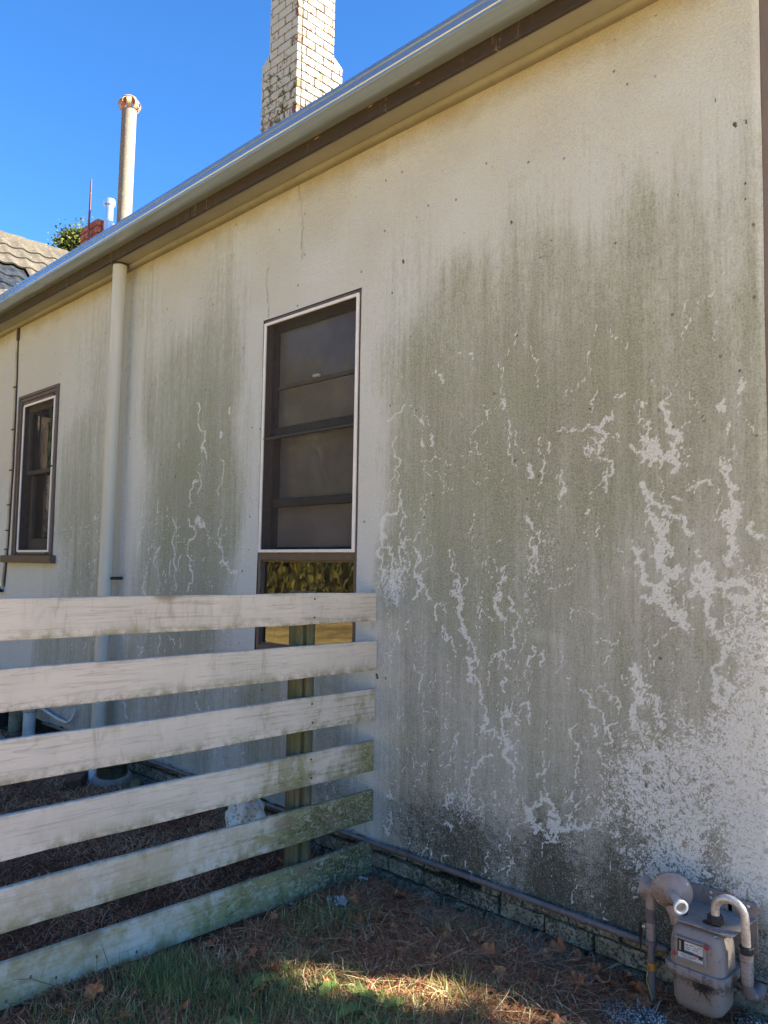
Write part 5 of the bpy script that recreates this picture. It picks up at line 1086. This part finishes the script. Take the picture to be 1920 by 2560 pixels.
# ---------------------------------------------------------------- blades, litter, leaves
def blades(name, mat, x, y, L, wd, lean, tintf, seed, curl=1.0, base=None, label=None, cat='grass'):
    r = np.random.default_rng(seed); n = len(x); z = gh(x, y) + (0 if base is None else base)
    az = r.random(n) * 2 * np.pi; dx, dy = np.cos(az), np.sin(az); sx, sy = -dy, dx
    th0 = lean[0] + (lean[1] - lean[0]) * r.random(n)          # angle from vertical at base
    bend = curl * r.random(n); tw = (r.random(n) - .5) * 1.2
    segs = 3; P = np.zeros((n, segs + 1, 3)); P[:, 0] = np.stack([x, y, z - .003], -1)
    for k in range(segs):
        th = th0 + bend * (k + .3) / segs * 1.1; a2 = az + tw * k / segs; l = L / segs
        d = np.stack([np.cos(a2) * np.sin(th), np.sin(a2) * np.sin(th), np.cos(th)], -1)
        P[:, k+1] = P[:, k] + d * l[:, None]
        P[:, k+1, 2] = np.maximum(P[:, k+1, 2], z + .002 + r.random(n) * .01)
    S = np.stack([sx, sy, np.zeros(n)], -1) * (wd / 2)[:, None]
    v = np.zeros((n, 7, 3)); prof = [1, .9, .6]
    for k in range(3): v[:, 2*k] = P[:, k] - S * prof[k]; v[:, 2*k+1] = P[:, k] + S * prof[k]
    v[:, 6] = P[:, 3]
    b = (np.arange(n) * 7)[:, None]
    q = np.concatenate([b + np.array([0, 1, 3, 2]), b + np.array([2, 3, 5, 4])]); t = b + np.array([4, 5, 6])
    me = npmesh(name, v.reshape(-1, 3), q, t)
    fattr(me, 'tint', np.repeat(np.clip(tintf + r.normal(0, .32, n), 0, 1), 7)); fattr(me, 'along', np.tile([0, 0, .33, .33, .66, .66, 1], n))
    o = link(name, me, mat); o['kind'] = 'stuff'; o['label'] = label; o['category'] = cat
    return o
r = np.random.default_rng(3)
def uni(n, a, b, c, d): return a + (b - a) * r.random(n), c + (d - c) * r.random(n)
# dead turf in front
n = 105000; x, y = uni(n, -.05, 2.6, -2.3, -.012)
keep = r.random(n) < np.clip(.25 + vnoise(x, y, 3, 41) * 1.1 - .5 * np.exp(-((x - .02) / .22) ** 2), 0.05, 1)
x, y = x[keep], y[keep]; n = len(x)
blades('dead_grass', MAT['dry'], x, y, .025 + .055 * r.random(n), .0026 + .0026 * r.random(n), (.5, 1.5), .40 + .45 * (vnoise(x, y, 5, 42) - .5) + .28 * np.exp(-((x - .95) / .5) ** 2 - ((y + .95) / .35) ** 2), 1, 1.2, label='matted brown dead grass in front of the fence')  # tint lifted around the sunlit patch, painting it brighter
n = 30000; x, y = uni(n, 2.3, 5, -4.4, 1.5)
blades('dead_grass', MAT['dry'], x, y, .03 + .05 * r.random(n), .003 + .002 * r.random(n), (.4, 1.4), .5 + 0 * x, 2, 1.2, label='brown dead grass beyond the house corner')
# long fallen strands and needles
n = 17000; x, y = uni(n, .05, 1.85, -.95, -.03); keep = r.random(n) < np.clip(1.15 - (-y) * 1.0, .1, 1) * np.clip((-y - .01) / .08, .45, 1); x, y = x[keep], y[keep]; n = len(x)
blades('fallen_needles', MAT['dry'], x, y, .06 + .11 * r.random(n), .0030 + .0020 * r.random(n), (1.25, 1.6), .15 + .45 * (r.random(n) ** 1.5), 3, .5, base=.012 + .02 * r.random(n), label='long brown fallen needles heaped along the wall foot', cat='litter')
for (cx_, cy_, sx_, n, sd_, lb) in ((.60, -.20, .075, 420, 4, 'bleached straw clump near the foundation vent'), (1.03, -.20, .085, 420, 5, 'bleached straw clump left of the gas riser'), (.20, -.27, .08, 160, 51, 'bleached straw strands near the lowest board end')):
    x = cx_ + r.normal(0, sx_, n); y = np.minimum(cy_ + r.normal(0, .05, n), -.01)
    blades('straw_clump', MAT['straw'], x, y, .05 + .10 * r.random(n), .0026 + .0012 * r.random(n), (1.1, 1.55), .4 + 0 * x, sd_, .5, base=.02, label=lb, cat='straw')
# green tufts
G = [(.25, -.53, .13, 1300, .085), (.33, -.66, .12, 600, .07), (.17, -1.27, .10, 1100, .075), (.30, -1.20, .10, 900, .07), (.47, -1.16, .12, 1000, .06), (.60, -1.02, .12, 500, .06), (.10, -1.15, .05, 220, .06), (.70, -.215, .07, 160, .09), (.46, -.86, .12, 700, .06), (1.05, -.62, .1, 160, .09), (.80, -.98, .16, 500, .06), (1.25, -.45, .2, 240, .06), (.9, -.45, .25, 260, .05), (1.15, -.72, .22, 420, .09), (.62, -.98, .14, 420, .09), (.85, -.95, .14, 300, .10), (.45, -1.5, .2, 500, .07), (.30, -1.62, .15, 500, .07), (1.0, -.8, .12, 220, .10), (1.6, -1.1, .5, 1200, .06), (1.4, -1.9, .6, 1800, .06)]
x = np.concatenate([a + r.normal(0, s * .75, n) for a, b, s, n, h in G]); y = np.concatenate([np.minimum(b + r.normal(0, s * .75, n), -.02) for a, b, s, n, h in G]); h = np.concatenate([np.full(n, h) for a, b, s, n, h in G])
k_ = x > .02; x, y, h = x[k_], y[k_], h[k_]
blades('green_grass', MAT['green'], x, y, h * (.5 + .75 * r.random(len(x))), .0022 + .0018 * r.random(len(x)), (.05, .8), .38 + .3 * (vnoise(x, y, 6, 43) - .5), 6, 1.3, label='green grass tufts growing through the dead turf')
# litter behind the fence
n = 120000; x, y = uni(n, -5.2, -.03, -2.6, -.012); keep = r.random(n) < np.clip((x + 6.6) / 3.6, .15, 1); x, y = x[keep], y[keep]; n = len(x)
blades('mulch_litter', MAT['mulch'], x, y, .02 + .06 * r.random(n) ** 1.5, .0022 + .003 * r.random(n), (1.0, 1.6), .42 + .8 * (vnoise(x, y, 4, 44) - .5), 7, .7, base=.004 + .02 * r.random(n), label='dark brown shredded litter behind the fence', cat='litter')
n = 9000; x, y = uni(n, -.05, .5, -2.0, -.15); keep = r.random(n) < np.exp(-((x - .05) / .16) ** 2); x, y = x[keep], y[keep]; n = len(x)
blades('mulch_litter', MAT['mulch'], x, y, .02 + .05 * r.random(n), .002 + .002 * r.random(n), (1.0, 1.6), .35 + 0 * x, 8, .7, base=.004, label='dark shredded litter along the lowest board', cat='litter')
# dead leaves
def leaf_mesh(sd_, size):
    rr = random.Random(sd_); n = 14; vs = [(0, 0, .012 * size / .05)]
    for k in range(n):
        a = 2 * math.pi * k / n; lob = .62 + .38 * abs(math.cos(a * 2.5)) ** .7 + rr.uniform(-.08, .08)
        vs.append((math.cos(a) * size * lob, math.sin(a) * size * lob * .8, (rr.uniform(-.1, .75) * size * .75)))
    for k in range(n):
        a = 2 * math.pi * (k + .3) / n; vs.append((math.cos(a) * size * .45, math.sin(a) * size * .38, rr.uniform(.05, .4) * size * .6))
    fs = []
    for k in range(n):
        k2 = (k + 1) % n; fs += [(0, 1+n+k, 1+n+k2), (1+n+k, 1+k, 1+k2, 1+n+k2)]
    m_ = MB().add(vs, fs); m_.tube([(size * .6, 0, .004), (size * 1.3, size * .2, .012)], .0012, 4)
    return m_.mesh('dead_leaf')
LM = [leaf_mesh(i, s) for i, s in enumerate((.024, .030, .037, .022))]
LP = [(.636, -.10), (.66, -.14), (.60, -.09), (1.123, -.03), (1.15, -.05), (1.10, -.07), (1.42, -.13), (1.46, -.16), (.20, -.12), (.17, -.33), (.31, -.16), (.80, -.24), (.86, -.27), (.74, -.34), (.93, -.33), (.97, -.20), (1.20, -.20), (1.27, -.25), (1.33, -.17), (.48, -.62), (.56, -.68), (.38, -.70), (.44, -.98), (.58, -.93), (.66, -.90), (.30, -.95), (.36, -1.05), (.24, -1.40), (.40, -1.30), (.52, -1.08), (.15, -1.5), (.20, -1.62), (.33, -1.48), (.42, -.38), (.36, -.46), (.52, -.30), (.10, -.70), (.09, -1.0), (.70, -.55), (1.05, -.42), (1.5, -.2), (1.25, -.10), (1.36, -.08), (.78, -.08), (-.4, -.6), (-.8, -.9), (-1.5, -.7), (-.5, -1.1), (-.7, -1.5), (-.3, -.35), (1.3, -.7), (1.5, -.9), (1.1, -1.2), (.9, -1.6)]
LP += [(.1 + 1.6 * r.random(), -.03 - .5 * r.random() ** 1.5) for _ in range(26)]
for i, (a, b) in enumerate(LP):
    o = link('dead_leaf', LM[i % 4], MAT['leaf']); o.location = (a, b, float(gh(a, b)) + .036); o.rotation_euler = (RNG.uniform(-.7, .7), RNG.uniform(-.7, .7), RNG.uniform(0, 6.28)); s = RNG.uniform(.75, 1.2); o.scale = (s, s, s)
    lb = ('curled dead leaf on the dark litter behind the fence boards', 'dead leaves behind the fence') if a < 0 else ('rust brown dead leaf lying close to the foundation bricks', 'dead leaves along the foundation') if b > -.2 else ('curled brown dead leaf caught in the grass near the lowest board', 'dead leaves in the grass') if a < .6 else ('brown dead leaf on the open dead turf between grass and meter', 'dead leaves on the open turf')
    tag(o, lb[0], 'leaf', lb[1])
# broad-leaved weeds
def weed(c, nl, size, seed, label, up=.35):
    rr = random.Random(seed); t = thing('broadleaf_weed', label, 'weed', (c[0], c[1], float(gh(*c))), group='broad-leaved weeds in the turf')
    z0 = float(gh(*c)) + .005
    for k in range(nl):
        a = 2 * math.pi * k / nl + rr.uniform(-.3, .3); L = size * rr.uniform(.7, 1.2); el = rr.uniform(.15, 1.0) * up * 2; n1 = 9; vs = []; fs = []
        ca_, sa_ = math.cos(a), math.sin(a); px_, pz_ = .004, z0
        for i in range(n1 + 1):
            q = i / n1; wv_ = (.010 + .16 * L * (math.sin(math.pi * min(q * .93 + .05, 1)) ** .9) * (.35 + .65 * q)) * (1 + (.22 if i % 2 else -.15)); wv_ = wv_ if i < n1 else .002
            sag = el * (1 - 1.6 * q); px_ += L / n1 * math.cos(sag); pz_ += L / n1 * math.sin(sag); pz_ = max(pz_, z0 + .004)
            for s, hz in ((-1, .35), (0, 0), (1, .35)):
                vs.append((c[0] + ca_ * px_ - sa_ * s * wv_, c[1] + sa_ * px_ + ca_ * s * wv_, pz_ + hz * wv_ + rr.uniform(-.001, .001)))
        for i in range(n1):
            for j in range(2): b0 = i*3+j; fs.append((b0, b0+1, b0+4, b0+3))
        MB().add(vs, fs).build('leaf', MAT['weed'], t, smooth=70)
weed((.67, -.83), 9, .115, 1, 'sunlit pale green broadleaf weed with one upright leaf', .45)
weed((.47, -.95), 8, .10, 2, 'shaded dark green broadleaf weed left of the sunlit one')
weed((.90, -.90), 7, .12, 3, 'broadleaf weed at the bottom edge with large dark leaves', .5)
weed((1.02, -.86), 5, .08, 4, 'small broadleaf weed with grey green leaves right of the bottom one')
weed((.62, -1.22), 5, .07, 5, 'low broadleaf weed at the bottom edge under the longer grass')
# thin dry stems in front of the lowest board
def stalk(pts, label, heads=()):
    t = thing('dry_weed_stalk', label, 'weed', (pts[0][0], pts[0][1], 0), group='thin dry weed stalks')
    MB().tube(pts, [.0017] * (len(pts) - 1) + [.0008], 5).build('stem', MAT['stem'], t)
    for h in heads:
        MB().lathe(h, (0.1, 0, 1), [(0, .001), (.004, .004), (.009, .0035), (.013, .001)], 8).build('seed_head', MAT['bark'], t)
stalk([(.10, -1.52, 0), (.075, -1.60, .055), (.05, -1.68, .10), (.04, -1.735, .112)], 'leaning branched stalk at the left edge', [(.05, -1.68, .10), (.065, -1.60, .075)])
stalk([(.11, -1.60, 0), (.09, -1.66, .03), (.06, -1.76, .055)], 'low bent stalk at the far left corner', [(.09, -1.66, .03), (.06, -1.76, .055)])
stalk([(.16, -1.42, 0), (.12, -1.44, .09), (.10, -1.46, .16)], 'straight thin stalk standing before the lowest board')
stalk([(.14, -1.44, 0), (.11, -1.475, .05), (.10, -1.475, .115)], 'wavy thin stalk left of the straight one', [(.10, -1.475, .115)])
stalk([(.15, -1.28, 0), (.11, -1.31, .045), (.095, -1.32, .08)], 'short stalk with brown seed head near the board bottom', [(.095, -1.32, .078)])
stalk([(.98, -.55, 0), (.975, -.55, .05), (.97, -.55, .085)], 'small upright stalk with pale bud in the dead grass', [(.97, -.55, .083)])
stalk([(.10, -.92, 0), (.095, -.92, .03), (.09, -.92, .055)], 'tiny stalk with pale bud beside the lowest board', [(.09, -.92, .053)])
# ---------------------------------------------------------------- trees
def leaf_cloud(name, n, rad_, seed, size, hang=0., gap=.35, flat=1.):
    r_ = np.random.default_rng(seed)
    # clumps
    nc = 90; u = r_.normal(0, 1, (nc, 3)); u /= np.linalg.norm(u, axis=1)[:, None]; cc = u * (r_.random(nc)[:, None] ** .45) * np.array(rad_); cs = .16 + .2 * r_.random(nc)
    k = r_.integers(0, nc, n); p = cc[k] + r_.normal(0, 1, (n, 3)) * (cs[k] * min(rad_) * .75)[:, None]
    if hang: p[:, 2] -= hang * r_.random(n) ** .7 * (.4 + r_.random(nc)[k])
    d = r_.normal(0, 1, (n, 3)); d[:, 2] *= .6
    if hang: d[:, :2] *= .3; d[:, 2] = -1
    d /= np.linalg.norm(d, axis=1)[:, None]; s = np.cross(d, r_.normal(0, 1, (n, 3))); s /= np.linalg.norm(s, axis=1)[:, None]
    L = size * (.6 + .8 * r_.random(n))[:, None]; W_ = L * (.22 if not hang else .12) * flat
    v = np.stack([p - s * W_ * .3, p + d * L * .5 + s * W_, p + d * L, p + d * L * .5 - s * W_], 1)
    me = npmesh(name, v.reshape(-1, 3), (np.arange(n) * 4)[:, None] + np.arange(4)); fattr(me, 'tint', np.repeat(np.clip(r_.normal(.45, .25, n), 0, 1), 4)); fattr(me, 'along', np.zeros(n * 4)); return me
def tree(name, label, loc, H, me, mat, trunk_h, tr_r, scale=1., seed=0, group='trees standing round the garden', cz=None, lean=.3):
    rr = random.Random(seed); t = thing(name, label, 'tree', loc, group)
    L = Vector(loc); m_ = MB(); top = L + Vector((rr.uniform(-lean, lean), rr.uniform(-lean, lean), trunk_h * 1.5))
    m_.tube([L + Vector((0, 0, -.2)), L + Vector((.05, .02, trunk_h * .5)), L + Vector((rr.uniform(-.2, .2), rr.uniform(-.2, .2), trunk_h)), top], [tr_r * 1.25, tr_r, tr_r * .8, tr_r * .35], 10)
    for k in range(6):
        a = 6.28 * k / 6 + rr.random(); q = L + Vector((0, 0, trunk_h * rr.uniform(.7, 1.1))); m_.tube([q, q + Vector((math.cos(a), math.sin(a), .9)) * H * .13, q + Vector((math.cos(a), math.sin(a), 1.1)) * H * .26], [tr_r * .45, tr_r * .3, tr_r * .1], 7)
    m_.build('trunk', MAT['bark'], t, smooth=60)
    o = link('crown', me, mat, t); o.location = L + Vector((0, 0, cz if cz else H * .62)); o.scale = (scale,) * 3; o.rotation_euler = (0, 0, rr.random() * 6)
    return t
big = leaf_cloud('crown_leaves', 26000, (2.6, 2.6, 2.5), 1, .20)
wil = leaf_cloud('willow_leaves', 70000, (2.8, 2.8, 1.8), 2, .20, hang=3.6, flat=.8)
dense = leaf_cloud('dense_leaves', 30000, (2.3, 2.3, 3.3), 3, .26, flat=1.8)
# unseen shade trees toward the sun, foliage shaped to shadow the fence and turf
sx_, sy_ = math.cos(rad(SUN_AZ)), math.sin(rad(SUN_AZ)); qx, qy = sy_, -sx_
def sunplace(s, d): return (XE + qx * s + sx_ * d, qy * s + sy_ * d, 0)
def hedge(s0, s1, d0, d1, H, n, seed, label, over=False):
    r_ = np.random.default_rng(seed); t = thing('shade_hedge', label, 'hedge', sunplace((s0 + s1) / 2, (d0 + d1) / 2))
    S = s0 + (s1 - s0) * r_.random(n); D = d0 + (d1 - d0) * r_.random(n); Zz = .15 + H * r_.random(n) ** .9
    bump = (vnoise(S * 1.3 + 9, Zz * 1.3 + seed, 1.4, 60 + seed) - .5) * .16
    S = S + bump * np.sign(S - (s0 + s1) / 2); D = D + bump * 3
    if over:  # extra foliage above and below, added to bound the sun gap
        S = np.concatenate([S, -.6 + 1.1 * r_.random(5000)]); D = np.concatenate([D, 7.3 + 1.0 * r_.random(5000)]); Zz = np.concatenate([Zz, .2 + 4.85 * r_.random(5000)])
        S = np.concatenate([S, -.5 + 1.0 * r_.random(6000)]); D = np.concatenate([D, 7.3 + 1.0 * r_.random(6000)]); Zz = np.concatenate([Zz, 5.93 + .14 * (vnoise(S[-6000:] * 3, D[-6000:], 2, 9) - .5) + 2.1 * r_.random(6000)]); n = len(S)
    Px = XE + qx * S + sx_ * D; Py = qy * S + sy_ * D; p = np.stack([Px, Py, Zz], 1)
    d = r_.normal(0, 1, (n, 3)); d[:, 2] += .8; d /= np.linalg.norm(d, axis=1)[:, None]; s = np.cross(d, r_.normal(0, 1, (n, 3))); s /= np.linalg.norm(s, axis=1)[:, None]
    L = (.16 + .14 * r_.random(n))[:, None]; W_ = L * .30
    v = np.stack([p - s * W_ * .3, p + d * L * .5 + s * W_, p + d * L, p + d * L * .5 - s * W_], 1)
    me = npmesh('foliage', v.reshape(-1, 3), (np.arange(n) * 4)[:, None] + np.arange(4)); fattr(me, 'tint', np.repeat(np.clip(r_.normal(.4, .25, n), 0, 1), 4)); fattr(me, 'along', np.zeros(n * 4))
    link('foliage', me, MAT['foliage'], t)
    k = s0 + .3
    while k < s1: 
        a = sunplace(k, (d0 + d1) / 2); MB().tube([(a[0], a[1], -.1), (a[0] + .05, a[1], H * .5), (a[0], a[1] + .05, H * .9)], [.09, .07, .02], 8).build('trunk', MAT['bark'], t); k += 1.3
hedge(.27, .85, 7.0, 8.4, 7.6, 9000, 1, 'unseen foliage column beyond the house end, shaped to shade fence and turf', True)
hedge(-6.2, -.08, 5.5, 7.0, 8.2, 52000, 2, 'unseen tall foliage screen added to shade the end wall of the house')
# trees reflected in the window glass, across the lawn
tree('willow_tree', 'yellow green willow with hanging branches across the lawn', (-15.5, -11.5, 0), 9, wil, MAT['willow'], 3.2, .35, 1.25, 21, cz=6.2)
tree('willow_tree', 'second willow across the lawn, nearer the fence line', (-10.5, -14.5, 0), 9, wil, MAT['willow'], 3.0, .3, 1.1, 22, cz=5.6)
for i, (a, b, hh, ms, sc_, cz_) in enumerate([(-20, -13, 11, dense, 1.7, 6.2), (-16, -17.5, 11, big, 2.0, 7.0), (-11, -19, 12, dense, 1.8, 6.5), (-24, -9, 10, big, 1.9, 6), (-5.5, -19, 11, big, 1.9, 6.8), (0, -20, 10, dense, 1.7, 6), (-27, -3, 9, dense, 1.6, 5.6), (6, -18, 10, big, 1.8, 6.2)]):
    tree('garden_tree', 'leafy garden tree %s across the lawn' % ['left of the far willow', 'behind the two willows', 'right of the nearer willow', 'far down the lawn', 'opposite the fence', 'opposite the house corner', 'beyond the neighbouring house', 'near the street corner'][i], (a, b, 0), hh, ms, MAT['foliage'], 3.2, .3, sc_ * .85, 30 + i, cz=cz_ - 2.2)
# tree behind the roof
tq = atd(205, 655, 21); tp = (tq.x, tq.y, 0)
tree('roof_tree', 'yellow green tree behind the red brick chimney', tp, 11, leaf_cloud('small_leaves', 26000, (.62, .62, .85), 6, .075, flat=1.3), blade_material('yellow_foliage', (.03, .05, .012), (.075, .09, .02), (.19, .17, .04), .3), 6, .2, 1.0, 41, cz=tq.z)
